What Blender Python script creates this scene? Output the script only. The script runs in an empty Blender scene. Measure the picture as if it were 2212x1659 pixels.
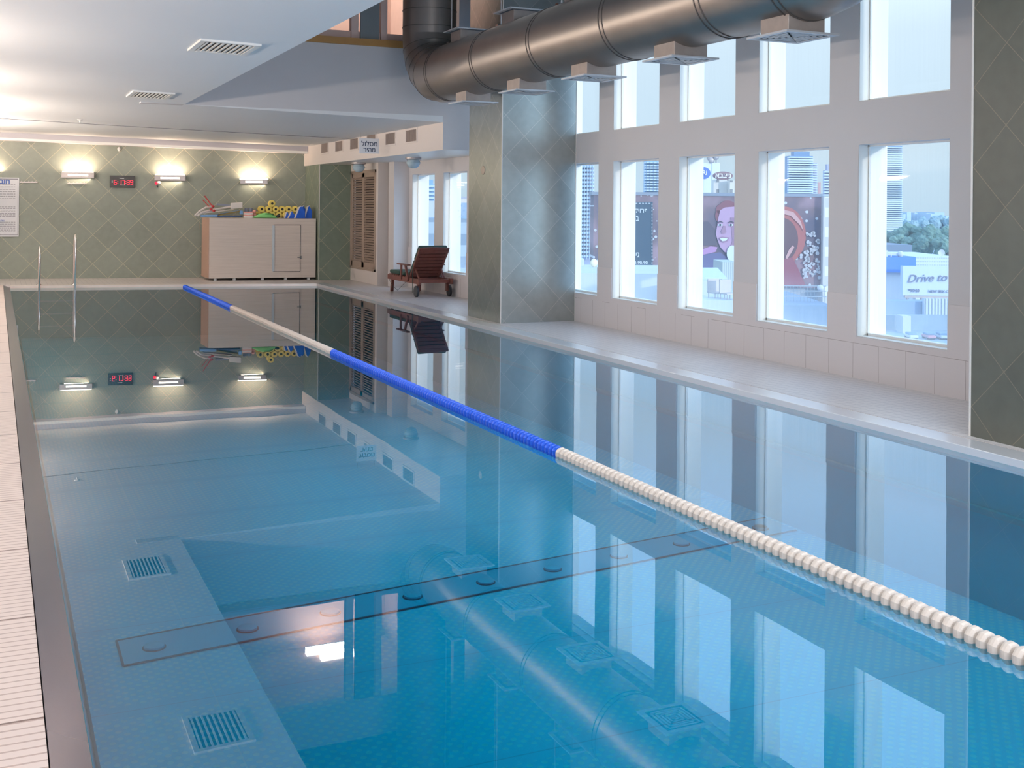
import bpy, bmesh, math, random
from mathutils import Vector, Matrix
random.seed(7)
SC = bpy.context.scene
COL = SC.collection
PI = math.pi

# ------------------------------------------------------------------ camera
W, HH = 2212, 1659
FPX = 2450.0; RHO = math.radians(0.5); CH = 1.65
PPX, PPY = 1106.0, 438 + 1116 * math.tan(RHO)
PSI = math.atan((1116 / math.cos(RHO)) / FPX)
CF = Vector((math.sin(PSI), math.cos(PSI), 0)); CR = Vector((math.cos(PSI), -math.sin(PSI), 0)); CU = Vector((0, 0, 1))
CC = Vector((0, 0, CH))
camd = bpy.data.cameras.new('camera'); cam = bpy.data.objects.new('camera', camd); COL.objects.link(cam)
camd.sensor_width = 36; camd.lens = FPX / W * 36; camd.clip_start = 0.05; camd.clip_end = 3000
camd.shift_x = 0.0; camd.shift_y = 0.0
# image right / up axes, rolled half a degree, optical axis level
ir = CR * math.cos(RHO) + CU * math.sin(RHO)
iu = -CR * math.sin(RHO) + CU * math.cos(RHO)
# principal point sits on the horizon: express its offset from the frame centre as lens shift
camd.shift_y = (PPY - HH / 2) / W
m = Matrix((( ir.x, iu.x, -CF.x, 0), (ir.y, iu.y, -CF.y, 0), (ir.z, iu.z, -CF.z, CH), (0, 0, 0, 1)))
cam.matrix_world = m
SC.camera = cam

def ray(u, v):
    du, dv = u - PPX, v - PPY
    return CF * FPX + ir * du - iu * dv
def onz(u, v, z=0.0):
    d = ray(u, v); return CC + d * ((z - CH) / d.z)
def onx(u, v, x):
    d = ray(u, v); return CC + d * (x / d.x)
def ony(u, v, y):
    d = ray(u, v); return CC + d * (y / d.y)
def out(u, v, D):
    return CC + ray(u, v) * (D / FPX)

# ------------------------------------------------------------------ view
SC.view_settings.view_transform = 'Standard'
SC.view_settings.look = 'None'
SC.view_settings.exposure = 0.14
SC.view_settings.gamma = 1.0
SC.view_settings.use_curve_mapping = False
SC.cycles.use_denoising = True
SC.cycles.max_bounces = 8
SC.cycles.diffuse_bounces = 4
SC.cycles.glossy_bounces = 4
SC.cycles.transparent_max_bounces = 12
SC.cycles.caustics_reflective = True
SC.cycles.caustics_refractive = False
SC.cycles.sample_clamp_indirect = 4.0

# ------------------------------------------------------------------ node helpers
class NT:
    def __init__(s, tree):
        s.t = tree; s.n = tree.nodes; s.l = tree.links
    def new(s, typ, **kw):
        n = s.n.new(typ)
        for k, v in kw.items():
            setattr(n, k, v)
        return n
    def put(s, a, inp):
        if isinstance(a, bpy.types.NodeSocket): s.l.new(a, inp)
        else: inp.default_value = a
    def math(s, op, a, b=None, c=None):
        n = s.new('ShaderNodeMath', operation=op)
        s.put(a, n.inputs[0])
        if b is not None: s.put(b, n.inputs[1])
        if c is not None: s.put(c, n.inputs[2])
        return n.outputs[0]
    def mix(s, f, a, b):
        n = s.new('ShaderNodeMix', data_type='RGBA')
        s.put(f, n.inputs[0]); s.put(a, n.inputs[6]); s.put(b, n.inputs[7])
        return n.outputs[2]
    def pos(s):
        g = s.new('ShaderNodeNewGeometry'); x = s.new('ShaderNodeSeparateXYZ'); s.l.new(g.outputs['Position'], x.inputs[0])
        return x.outputs[0], x.outputs[1], x.outputs[2]
    def noise(s, scale, detail=3, vec=None, rough=0.5):
        n = s.new('ShaderNodeTexNoise'); n.inputs['Scale'].default_value = scale; n.inputs['Detail'].default_value = detail
        n.inputs['Roughness'].default_value = rough
        if vec is None:
            g = s.new('ShaderNodeNewGeometry'); vec = g.outputs['Position']
        s.l.new(vec, n.inputs['Vector'])
        return n.outputs[0]
    def bump(s, h, strength=0.3, dist=0.01):
        n = s.new('ShaderNodeBump'); n.inputs['Strength'].default_value = strength; n.inputs['Distance'].default_value = dist
        s.l.new(h, n.inputs['Height']); return n.outputs[0]

def C4(c): return (c[0], c[1], c[2], 1.0)
def srgb(r, g, b):
    def f(c):
        c /= 255.0
        return c / 12.92 if c <= 0.04045 else ((c + 0.055) / 1.055) ** 2.4
    return (f(r), f(g), f(b))

def mat(name, col, rough=0.5, metal=0.0, vary=0.06, scale=6.0, spec=0.5, bump=0.0, bscale=60.0, emit=None, estr=0.0, coat=0.0):
    m = bpy.data.materials.new(name); m.use_nodes = True
    t = NT(m.node_tree); b = t.n['Principled BSDF']
    nz = t.noise(scale, 4)
    k = t.math('MULTIPLY_ADD', nz, vary * 2, 1 - vary)
    mx = t.new('ShaderNodeVectorMath', operation='SCALE'); mx.inputs[0].default_value = col; t.l.new(k, mx.inputs[3])
    t.l.new(mx.outputs[0], b.inputs['Base Color'])
    b.inputs['Roughness'].default_value = rough; b.inputs['Metallic'].default_value = metal
    b.inputs['Specular IOR Level'].default_value = spec
    b.inputs['Coat Weight'].default_value = coat
    if bump > 0:
        t.l.new(t.bump(t.noise(bscale, 3), bump, 0.01), b.inputs['Normal'])
    if emit:
        b.inputs['Emission Color'].default_value = C4(emit); b.inputs['Emission Strength'].default_value = estr
    return m

def wrapfrac_line(t, a, w):
    """1 on the joints where a is near an integer"""
    f = t.math('FRACT', a)
    d = t.math('ABSOLUTE', t.math('SUBTRACT', f, 0.5))
    return t.math('GREATER_THAN', d, 0.5 - w)

def diamond_mat(name, col, grout, d, u0, z0, mode, rough=0.4, w=0.006, spec=0.5, k=1.0, metal=0.0):
    m = bpy.data.materials.new(name); m.use_nodes = True
    t = NT(m.node_tree); b = t.n['Principled BSDF']
    x, y, z = t.pos()
    u = x if mode == 'x' else t.math('ADD', x, y)
    u = t.math('MULTIPLY', t.math('SUBTRACT', u, u0), k); zz = t.math('SUBTRACT', z, z0)
    a = t.math('DIVIDE', t.math('ADD', u, zz), d); c = t.math('DIVIDE', t.math('SUBTRACT', u, zz), d)
    line = t.math('MAXIMUM', wrapfrac_line(t, a, w), wrapfrac_line(t, c, w))
    cv = t.new('ShaderNodeCombineXYZ'); t.l.new(t.math('FLOOR', a), cv.inputs[0]); t.l.new(t.math('FLOOR', c), cv.inputs[1])
    wn = t.new('ShaderNodeTexWhiteNoise', noise_dimensions='2D'); t.l.new(cv.outputs[0], wn.inputs[0])
    v = t.math('ADD', t.math('MULTIPLY_ADD', wn.outputs[0], 0.14, 0.93), t.math('MULTIPLY_ADD', t.noise(9, 5), 0.3, -0.15))
    sc = t.new('ShaderNodeVectorMath', operation='SCALE'); sc.inputs[0].default_value = col; t.l.new(v, sc.inputs[3])
    cc = t.mix(line, sc.outputs[0], C4(grout))
    t.l.new(cc, b.inputs['Base Color']); b.inputs['Roughness'].default_value = rough
    b.inputs['Specular IOR Level'].default_value = spec; b.inputs['Metallic'].default_value = metal
    t.l.new(t.bump(t.math('SUBTRACT', t.math('MULTIPLY', t.noise(35, 4), 0.15), line), 0.12, 0.004), b.inputs['Normal'])
    return m

def grid_mat(name, col, grout, dx, dy, w=0.05, rough=0.5, jx=None, jy=None, spec=0.4, contrast=1.0):
    m = bpy.data.materials.new(name); m.use_nodes = True
    t = NT(m.node_tree); b = t.n['Principled BSDF']
    x, y, z = t.pos()
    lx = wrapfrac_line(t, t.math('DIVIDE', x, dx), w); ly = wrapfrac_line(t, t.math('DIVIDE', y, dy), w)
    line = t.math('MULTIPLY', t.math('MAXIMUM', t.math('MULTIPLY', lx, 0.5 if jy else 1.0), ly), contrast)
    v = t.math('MULTIPLY_ADD', t.noise(2.2, 5), 0.16, 0.92)
    sc = t.new('ShaderNodeVectorMath', operation='SCALE'); sc.inputs[0].default_value = col; t.l.new(v, sc.inputs[3])
    cc = t.mix(line, sc.outputs[0], C4(grout))
    if jy:
        j = wrapfrac_line(t, t.math('DIVIDE', t.math('SUBTRACT', y, jx), jy), 0.006)
        cc = t.mix(j, cc, C4(srgb(110, 90, 85)))
    t.l.new(cc, b.inputs['Base Color']); b.inputs['Roughness'].default_value = rough
    b.inputs['Specular IOR Level'].default_value = spec
    t.l.new(t.bump(t.math('SUBTRACT', 1.0, line), 0.4, 0.003), b.inputs['Normal'])
    return m

# ------------------------------------------------------------------ world, sun, room light
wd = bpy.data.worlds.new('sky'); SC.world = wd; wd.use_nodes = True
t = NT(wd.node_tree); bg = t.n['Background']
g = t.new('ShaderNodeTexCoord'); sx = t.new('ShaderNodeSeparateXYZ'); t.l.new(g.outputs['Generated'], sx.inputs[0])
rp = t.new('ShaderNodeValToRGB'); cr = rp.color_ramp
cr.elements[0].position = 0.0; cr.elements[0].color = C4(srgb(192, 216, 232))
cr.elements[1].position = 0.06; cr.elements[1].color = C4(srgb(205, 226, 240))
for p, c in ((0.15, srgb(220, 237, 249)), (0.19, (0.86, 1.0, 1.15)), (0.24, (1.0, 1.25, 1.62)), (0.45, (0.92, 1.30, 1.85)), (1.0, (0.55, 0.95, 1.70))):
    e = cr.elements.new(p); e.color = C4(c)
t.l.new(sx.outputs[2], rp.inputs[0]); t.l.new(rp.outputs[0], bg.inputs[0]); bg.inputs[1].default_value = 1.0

def light(name, kind, loc, energy, color=(1, 1, 1), size=1.0, sy=None, direction=None, spread=None):
    d = bpy.data.lights.new(name, kind); d.energy = energy; d.color = color
    if kind == 'AREA':
        d.shape = 'RECTANGLE'; d.size = size; d.size_y = sy or size
        if spread: d.spread = spread
    elif kind == 'POINT': d.shadow_soft_size = size
    o = bpy.data.objects.new(name, d); COL.objects.link(o); o.location = loc
    if direction is not None:
        o.rotation_euler = Vector(direction).to_track_quat('-Z', 'Y').to_euler()
    return o
s = light('sun', 'SUN', (0, -20, 30), 1.4, (1.0, 0.93, 0.84), direction=(-0.27, 1.0, -0.13)); s.data.angle = math.radians(2)
# second soft sun, added to strengthen cool skylight on the window side
s2 = light('sky_fill_sun', 'SUN', (30, -10, 20), 1.3, (0.62, 0.80, 1.0), direction=(-0.60, 0.68, -0.34)); s2.data.angle = math.radians(60)
# added fill light below the closed roof of the tall bay
light('roof_fill', 'AREA', (4.5, 7.5, 6.3), 165, (0.86, 0.93, 1.0), 4.0, 13.0, (0, 0, -1), math.radians(85))
# added fill light before the solid rear wall, behind the camera
light('rear_fill', 'AREA', (3.0, -3.6, 2.2), 420, (0.93, 0.95, 1.0), 7.0, 3.4, (0, 1, 0.02))
for i, y in enumerate((3.0, 7.0, 11.0, 15.0, 19.0, 23.0)):   # warm up-lights of the left wall
    light('wall_uplight', 'AREA', (-1.75, y, 2.35), (110, 110, 120, 160, 300, 380)[i], (1.0, 0.84, 0.70), 1.2, 0.3, (0.25, 0, 1))

# ------------------------------------------------------------------ mesh helpers
def wloc(o):
    v = Vector((0, 0, 0))
    while o is not None:
        v += o.location; o = o.parent
    return v

class MB:
    def __init__(s): s.v = []; s.f = []; s.mi = []; s.cur = 0
    def add(s, vs, fs):
        k = len(s.v); s.v += [Vector(p) for p in vs]
        for f in fs: s.f.append([i + k for i in f]); s.mi.append(s.cur)
        return s
    def box(s, a, b):
        x0, y0, z0 = a; x1, y1, z1 = b
        return s.add([(x0, y0, z0), (x1, y0, z0), (x1, y1, z0), (x0, y1, z0), (x0, y0, z1), (x1, y0, z1), (x1, y1, z1), (x0, y1, z1)],
                     [(3, 2, 1, 0), (4, 5, 6, 7), (0, 1, 5, 4), (1, 2, 6, 5), (2, 3, 7, 6), (3, 0, 4, 7)])
    def hexa(s, p):  # 4 bottom points ccw, 4 top points
        return s.add(p, [(3, 2, 1, 0), (4, 5, 6, 7), (0, 1, 5, 4), (1, 2, 6, 5), (2, 3, 7, 6), (3, 0, 4, 7)])
    def extr(s, poly, vec):  # polygon extruded by a vector
        n = len(poly); vec = Vector(vec); P = [Vector(p) for p in poly]
        s.add(P + [p + vec for p in P], [tuple(range(n))[::-1], tuple(range(n, 2 * n))] + [(i, (i + 1) % n, n + (i + 1) % n, n + i) for i in range(n)])
        return s
    def obox(s, c, ax, ay, az, hx, hy, hz):
        c = Vector(c); ax = Vector(ax).normalized() * hx; ay = Vector(ay).normalized() * hy; az = Vector(az).normalized() * hz
        return s.hexa([c - ax - ay - az, c + ax - ay - az, c + ax + ay - az, c - ax + ay - az, c - ax - ay + az, c + ax - ay + az, c + ax + ay + az, c - ax + ay + az])
    def bar(s, p0, p1, w, h, up=(0, 0, 1)):
        p0 = Vector(p0); p1 = Vector(p1); d = (p1 - p0); L = d.length; d.normalize()
        side = d.cross(Vector(up))
        if side.length < 1e-4: side = d.cross(Vector((1, 0, 0)))
        side.normalize(); u = side.cross(d)
        return s.obox((p0 + p1) / 2, d, side, u, L / 2, w / 2, h / 2)
    def tube(s, path, r, n=12, cap=True, closed=False):
        P = [Vector(p) for p in path]; k = len(P)
        rr = r if isinstance(r, (list, tuple)) else [r] * k
        base = len(s.v); side = None
        for i, p in enumerate(P):
            a = P[max(i - 1, 0)]; b = P[min(i + 1, k - 1)]
            if closed: a = P[(i - 1) % k]; b = P[(i + 1) % k]
            d = (b - a).normalized()
            if side is None:
                side = d.cross(Vector((0, 0, 1)))
                if side.length < 0.05: side = d.cross(Vector((1, 0, 0)))
            side = (side - d * side.dot(d)).normalized(); up = d.cross(side)
            for j in range(n):
                an = 2 * PI * j / n
                s.v.append(p + (side * math.cos(an) + up * math.sin(an)) * rr[i])
        for i in range(k if closed else k - 1):
            for j in range(n):
                i2 = (i + 1) % k
                s.f.append([base + i * n + j, base + i * n + (j + 1) % n, base + i2 * n + (j + 1) % n, base + i2 * n + j]); s.mi.append(s.cur)
        if cap and not closed:
            s.f.append([base + j for j in range(n)][::-1]); s.mi.append(s.cur)
            s.f.append([base + (k - 1) * n + j for j in range(n)]); s.mi.append(s.cur)
        return s
    def lathe(s, c, axis, prof, n=20, caps=True):  # prof: (along, radius)
        c = Vector(c); ax = Vector(axis).normalized()
        sd = ax.cross(Vector((0, 0, 1)))
        if sd.length < 0.05: sd = ax.cross(Vector((1, 0, 0)))
        sd.normalize(); up = ax.cross(sd); base = len(s.v)
        for a, r in prof:
            for j in range(n):
                an = 2 * PI * j / n; s.v.append(c + ax * a + (sd * math.cos(an) + up * math.sin(an)) * max(r, 1e-4))
        k = len(prof)
        for i in range(k - 1):
            for j in range(n):
                s.f.append([base + i * n + j, base + i * n + (j + 1) % n, base + (i + 1) * n + (j + 1) % n, base + (i + 1) * n + j]); s.mi.append(s.cur)
        if prof[0][1] > 1e-4 and caps: s.f.append([base + j for j in range(n)][::-1]); s.mi.append(s.cur)
        if prof[-1][1] > 1e-4 and caps: s.f.append([base + (k - 1) * n + j for j in range(n)]); s.mi.append(s.cur)
        return s
    def sphere(s, c, rx, ry=None, rz=None, n=14, k=8):
        ry = ry or rx; rz = rz or rx; c = Vector(c); b = len(s.v)
        for i in range(k + 1):
            th = PI * i / k
            for j in range(n):
                ph = 2 * PI * j / n
                s.v.append(c + Vector((rx * math.sin(th) * math.cos(ph), ry * math.sin(th) * math.sin(ph), rz * math.cos(th))))
        for i in range(k):
            for j in range(n):
                s.f.append([b + i * n + j, b + (i + 1) * n + j, b + (i + 1) * n + (j + 1) % n, b + i * n + (j + 1) % n]); s.mi.append(s.cur)
        return s
    def build(s, name, mats, parent=None, smooth=False, origin=None, bevel=0.0, kind=None):
        me = bpy.data.meshes.new(name)
        o = bpy.data.objects.new(name, me); COL.objects.link(o)
        if parent is not None:
            o.parent = parent; off = wloc(parent)
        elif origin is not None:
            off = Vector(origin); o.location = off
        else:
            mn = Vector((min(v.x for v in s.v), min(v.y for v in s.v), min(v.z for v in s.v)))
            mx = Vector((max(v.x for v in s.v), max(v.y for v in s.v), max(v.z for v in s.v)))
            off = Vector(((mn.x + mx.x) / 2, (mn.y + mx.y) / 2, mn.z)); o.location = off
        me.from_pydata([tuple(v - off) for v in s.v], [], s.f)
        if not isinstance(mats, (list, tuple)): mats = [mats]
        for mm in mats: me.materials.append(mm)
        me.polygons.foreach_set('material_index', s.mi)
        bm = bmesh.new(); bm.from_mesh(me); bmesh.ops.recalc_face_normals(bm, faces=bm.faces); bm.to_mesh(me); bm.free()
        if smooth:
            me.polygons.foreach_set('use_smooth', [True] * len(me.polygons))
            try: me.set_sharp_from_angle(angle=math.radians(40))
            except Exception: pass
        if bevel > 0:
            md = o.modifiers.new('bevel', 'BEVEL'); md.width = bevel; md.segments = 2; md.limit_method = 'ANGLE'
        if kind: o['kind'] = kind
        me.update()
        return o

def tag(o, label, cat, group=None, kind=None):
    o['label'] = label; o['category'] = cat
    if group: o['group'] = group
    if kind: o['kind'] = kind
    return o
def thing(name, loc, label, cat, group=None):
    o = bpy.data.objects.new(name, None); COL.objects.link(o); o.location = loc; o.empty_display_size = 0.1
    return tag(o, label, cat, group)
def copy_tree(o, parent=None):
    c = o.copy(); COL.objects.link(c); c.parent = parent
    for ch in [q for q in bpy.data.objects if q.parent == o]: copy_tree(ch, c)
    return c

def text_mesh(txt, size, depth=0.002, shear=0.0, bold=0.0):
    cu = bpy.data.curves.new('txt', 'FONT'); cu.body = txt; cu.size = size; cu.extrude = depth; cu.align_x = 'CENTER'; cu.align_y = 'CENTER'
    cu.shear = shear; cu.offset = bold; cu.resolution_u = 3
    o = bpy.data.objects.new('txt', cu); COL.objects.link(o)
    dg = bpy.context.evaluated_depsgraph_get()
    me = bpy.data.meshes.new_from_object(o.evaluated_get(dg))
    bpy.data.objects.remove(o); bpy.data.curves.remove(cu)
    vs = [v.co.copy() for v in me.vertices]; fs = [list(p.vertices) for p in me.polygons]
    bpy.data.meshes.remove(me)
    return vs, fs
def put_text(mb, txt, size, c, right, up, width=None, depth=0.002, shear=0.0, bold=0.0, height=None):
    vs, fs = text_mesh(txt, size, depth, shear, bold)
    if not vs: return
    right = Vector(right).normalized(); up = Vector(up).normalized(); nrm = right.cross(up)
    x0 = min(v.x for v in vs); x1 = max(v.x for v in vs); y0 = min(v.y for v in vs); y1 = max(v.y for v in vs)
    k = (width / (x1 - x0)) if width else 1.0; ky = (height / (y1 - y0)) if height else k
    c = Vector(c)
    mb.add([c + right * ((v.x - (x0 + x1) / 2) * k) + up * ((v.y - (y0 + y1) / 2) * ky) + nrm * v.z for v in vs], fs)

# ------------------------------------------------------------------ materials
M_paint = mat('painted_plaster', (0.72, 0.70, 0.71), 0.6, vary=0.02, scale=1.5)
M_ceil = mat('ceiling_paint', (0.84, 0.86, 0.88), 0.55, vary=0.015, scale=1.2)
M_warmpaint = mat('bulkhead_paint', (0.80, 0.74, 0.71), 0.6, vary=0.03, scale=1.5)
M_white = mat('white_enamel', (0.86, 0.86, 0.84), 0.35, vary=0.02)
M_jamb = mat('jamb_paint', (0.86, 0.85, 0.80), 0.5, vary=0.03, scale=5)
NF = ony(100.8, 348, 26.9)
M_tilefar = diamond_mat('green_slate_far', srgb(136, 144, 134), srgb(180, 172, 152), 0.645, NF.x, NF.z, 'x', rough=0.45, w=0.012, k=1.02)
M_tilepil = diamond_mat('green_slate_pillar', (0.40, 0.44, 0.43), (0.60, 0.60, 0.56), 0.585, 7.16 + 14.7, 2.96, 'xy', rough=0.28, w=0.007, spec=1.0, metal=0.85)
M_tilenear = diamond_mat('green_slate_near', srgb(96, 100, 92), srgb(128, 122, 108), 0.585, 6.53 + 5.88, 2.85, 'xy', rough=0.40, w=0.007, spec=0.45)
M_deck = grid_mat('deck_mosaic', srgb(222, 216, 214), srgb(176, 172, 176), 0.098, 0.098, w=0.05, rough=0.35, contrast=0.55)
M_deckL = grid_mat('deck_ridged_tile', srgb(228, 214, 208), srgb(172, 150, 144), 0.24, 0.049, w=0.10, rough=0.45, jx=0.01, jy=0.98, contrast=0.8)
M_coping = mat('coping_steel', (0.80, 0.82, 0.86), 0.22, metal=0.35, vary=0.03, scale=3)
M_copingL = mat('gutter_steel', (0.24, 0.23, 0.265), 0.25, metal=0.6, vary=0.08, scale=2)
M_bead = mat('corner_bead', (0.85, 0.82, 0.78), 0.3)
M_duct = mat('galvanised_duct', (0.33, 0.295, 0.27), 0.38, metal=0.85, vary=0.12, scale=3, bump=0.03, bscale=15)
M_ductring = mat('duct_seam', (0.16, 0.145, 0.14), 0.4, metal=0.8)
M_plate = mat('diffuser_metal', (0.55, 0.58, 0.62), 0.4, metal=0.4)
M_neck = mat('diffuser_neck', (0.42, 0.37, 0.34), 0.45, metal=0.5, vary=0.15, scale=12)
M_throat = mat('diffuser_throat', (0.10, 0.14, 0.19), 0.6)
M_dark = mat('dark_slot', (0.02, 0.02, 0.022), 0.6)
M_black = mat('black_plastic', (0.012, 0.012, 0.014), 0.25)
M_chrome = mat('chrome', (0.78, 0.76, 0.74), 0.12, metal=1.0, vary=0.02)
M_lam = None
def laminate():
    m = bpy.data.materials.new('cabinet_laminate'); m.use_nodes = True
    t = NT(m.node_tree); b = t.n['Principled BSDF']
    x, y, z = t.pos()
    cv = t.new('ShaderNodeCombineXYZ'); t.put(t.math('MULTIPLY', x, 1.2), cv.inputs[0]); t.put(t.math('MULTIPLY', z, 45), cv.inputs[2])
    n = t.noise(1.0, 4, cv.outputs[0], 0.7)
    t.l.new(t.mix(n, C4(srgb(200, 186, 174)), C4(srgb(244, 232, 222))), b.inputs['Base Color']); b.inputs['Roughness'].default_value = 0.5
    return m
M_lam = laminate()
M_lamside = mat('cabinet_side', srgb(200, 166, 148), 0.5, vary=0.05)
M_louvre = mat('louvre_wood', srgb(168, 150, 136), 0.5, vary=0.08, scale=8)
M_wood = mat('teak', srgb(108, 62, 54), 0.5, vary=0.3, scale=14, bump=0.1)
M_oak = mat('oak_ledge', srgb(186, 140, 82), 0.45, vary=0.15, scale=5)
M_green = mat('green_cushion', srgb(34, 68, 62), 0.75, vary=0.12, scale=9)
M_rubber = mat('rubber', (0.03, 0.035, 0.045), 0.5)
M_fwhite = mat('float_white', (0.74, 0.655, 0.58), 0.32, vary=0.05, scale=30)
M_fblue = mat('float_blue', (0.0, 0.10, 0.72), 0.35, vary=0.08, scale=30)
M_yellow = mat('yellow_foam', srgb(244, 222, 120), 0.7)
M_fblue2 = mat('blue_foam', srgb(10, 90, 205), 0.6)
M_fwhite2 = mat('white_foam', srgb(240, 232, 226), 0.6)
M_lblue = mat('light_blue_foam', srgb(130, 175, 225), 0.6)
M_navy = mat('navy_foam', srgb(50, 80, 130), 0.6)
M_pink = mat('pink_foam', srgb(240, 170, 160), 0.6)
M_greenfin = mat('green_rubber', srgb(140, 215, 130), 0.5)
M_red = mat('red_plastic', srgb(190, 60, 65), 0.4)
M_grey = mat('grey_foam', srgb(140, 150, 170), 0.6)
M_olive = mat('olive_foam', srgb(150, 130, 70), 0.6)
M_lamp = mat('lamp_tube', (1, 0.9, 0.75), 0.5, emit=(1.0, 0.86, 0.68), estr=4.0)
M_lampmetal = mat('brushed_sconce', (0.50, 0.46, 0.46), 0.4, metal=0.5)
M_led = mat('red_led', (0.6, 0, 0.02), 0.4, emit=(1.0, 0.02, 0.06), estr=1.3)
M_ink = mat('dark_blue_ink', srgb(40, 62, 92), 0.6)
M_inkgrey = mat('grey_ink', srgb(140, 140, 150), 0.6)
M_paper = mat('sign_board', (0.86, 0.88, 0.92), 0.4, vary=0.01)
M_globe = mat('frosted_globe', srgb(178, 200, 212), 0.25)

def pool_floor_mat():
    m = bpy.data.materials.new('pool_liner_studded'); m.use_nodes = True
    t = NT(m.node_tree); b = t.n['Principled BSDF']
    x, y, z = t.pos()
    p = 0.056
    a = t.math('DIVIDE', t.math('ADD', x, y), p * 1.4142); c = t.math('DIVIDE', t.math('SUBTRACT', x, y), p * 1.4142)
    fa = t.math('SUBTRACT', t.math('FRACT', a), 0.5); fc = t.math('SUBTRACT', t.math('FRACT', c), 0.5)
    r = t.math('SQRT', t.math('ADD', t.math('MULTIPLY', fa, fa), t.math('MULTIPLY', fc, fc)))
    dot = t.math('LESS_THAN', r, 0.29)
    # smooth strips beside each panel joint
    j = t.math('FRACT', t.math('DIVIDE', t.math('SUBTRACT', y, 5.06), 1.27))
    sm = t.math('GREATER_THAN', t.math('ABSOLUTE', t.math('SUBTRACT', j, 0.5)), 0.44)
    jl = t.math('GREATER_THAN', t.math('ABSOLUTE', t.math('SUBTRACT', j, 0.5)), 0.496)
    dot = t.math('MULTIPLY', dot, t.math('SUBTRACT', 1.0, sm))
    nz = t.noise(0.35, 3)
    base = t.mix(nz, C4((0.10, 0.70, 0.95)), C4((0.20, 0.80, 0.97)))
    cc = t.mix(t.math('MULTIPLY', dot, 0.65), base, C4((0.75, 0.92, 0.95)))
    wl = t.math('LESS_THAN', t.math('ABSOLUTE', t.math('SUBTRACT', x, 1.12)), 0.004)
    jl = t.math('MAXIMUM', jl, t.math('MULTIPLY', wl, -1.0))
    cc = t.mix(t.math('MULTIPLY', jl, 0.4), cc, C4((0.05, 0.25, 0.4)))
    cc = t.mix(t.math('MULTIPLY', wl, 0.5), cc, C4((0.7, 0.85, 0.95)))
    t.l.new(cc, b.inputs['Base Color']); b.inputs['Roughness'].default_value = 0.4
    t.l.new(t.bump(dot, 0.6, 0.004), b.inputs['Normal'])
    return m
M_pfloor = pool_floor_mat()
M_pwall = mat('pool_wall_steel', (0.10, 0.62, 0.72), 0.4, vary=0.06, scale=2)
M_ptrench = mat('pool_channel_steel', (0.20, 0.62, 0.82), 0.3, vary=0.04, scale=2)
M_pline = mat('pool_channel_joint', (0.03, 0.10, 0.16), 0.5)

def water_mat():
    m = bpy.data.materials.new('pool_water'); m.use_nodes = True
    t = NT(m.node_tree); t.n.remove(t.n['Principled BSDF'])
    o = t.n['Material Output']
    tr = t.new('ShaderNodeBsdfTransparent'); tr.inputs[0].default_value = (0.01, 0.80, 0.90, 1)
    gl = t.new('ShaderNodeBsdfGlossy'); gl.inputs['Roughness'].default_value = 0.0; gl.inputs[0].default_value = (0.97, 0.98, 1, 1)
    fr = t.new('ShaderNodeFresnel'); fr.inputs[0].default_value = 2.15
    x, y, z = t.pos()
    cv = t.new('ShaderNodeCombineXYZ'); t.put(t.math('MULTIPLY', x, 0.8), cv.inputs[0]); t.put(t.math('MULTIPLY', y, 0.45), cv.inputs[1])
    n = t.noise(1.6, 2, cv.outputs[0])
    bn = t.bump(n, 0.035, 0.02)
    t.l.new(bn, gl.inputs['Normal']); t.l.new(bn, fr.inputs['Normal'])
    mx = t.new('ShaderNodeMixShader'); t.l.new(fr.outputs[0], mx.inputs[0]); t.l.new(tr.outputs[0], mx.inputs[1]); t.l.new(gl.outputs[0], mx.inputs[2])
    t.l.new(mx.outputs[0], o.inputs['Surface'])
    return m
M_water = water_mat()
def glass_mat():
    m = bpy.data.materials.new('window_glass'); m.use_nodes = True
    t = NT(m.node_tree); t.n.remove(t.n['Principled BSDF'])
    o = t.n['Material Output']
    tr = t.new('ShaderNodeBsdfTransparent'); tr.inputs[0].default_value = (0.96, 0.98, 0.98, 1)
    gl = t.new('ShaderNodeBsdfGlossy'); gl.inputs['Roughness'].default_value = 0.02
    df = t.new('ShaderNodeBsdfTranslucent'); df.inputs[0].default_value = (0.85, 0.93, 1, 1)
    gm = t.new('ShaderNodeNewGeometry'); dt = t.new('ShaderNodeVectorMath', operation='DOT_PRODUCT')
    t.l.new(gm.outputs['Normal'], dt.inputs[0]); t.l.new(gm.outputs['Incoming'], dt.inputs[1])
    sch = t.math('MULTIPLY_ADD', t.math('POWER', t.math('SUBTRACT', 1.0, t.math('ABSOLUTE', dt.outputs['Value'])), 5.0), 0.5, 0.02)
    x, y, z = t.pos()
    cv = t.new('ShaderNodeCombineXYZ'); t.put(t.math('MULTIPLY', y, 60), cv.inputs[1]); t.put(t.math('MULTIPLY', z, 0.8), cv.inputs[2])
    st = t.noise(1.0, 3, cv.outputs[0])
    # film of dust that thickens toward the sill, streaked vertically
    low = t.new('ShaderNodeMapRange'); t.l.new(z, low.inputs[0]); low.inputs[1].default_value = 0.4; low.inputs[2].default_value = 1.0; low.inputs[3].default_value = 0.22; low.inputs[4].default_value = 0.05
    dust = t.math('MULTIPLY', low.outputs[0], t.math('MULTIPLY_ADD', st, 0.8, 0.6))
    m1 = t.new('ShaderNodeMixShader'); t.l.new(dust, m1.inputs[0]); t.l.new(tr.outputs[0], m1.inputs[1]); t.l.new(df.outputs[0], m1.inputs[2])
    m2 = t.new('ShaderNodeMixShader'); t.l.new(sch, m2.inputs[0]); t.l.new(m1.outputs[0], m2.inputs[1]); t.l.new(gl.outputs[0], m2.inputs[2])
    t.l.new(m2.outputs[0], o.inputs['Surface'])
    return m
M_glass = glass_mat()

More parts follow.
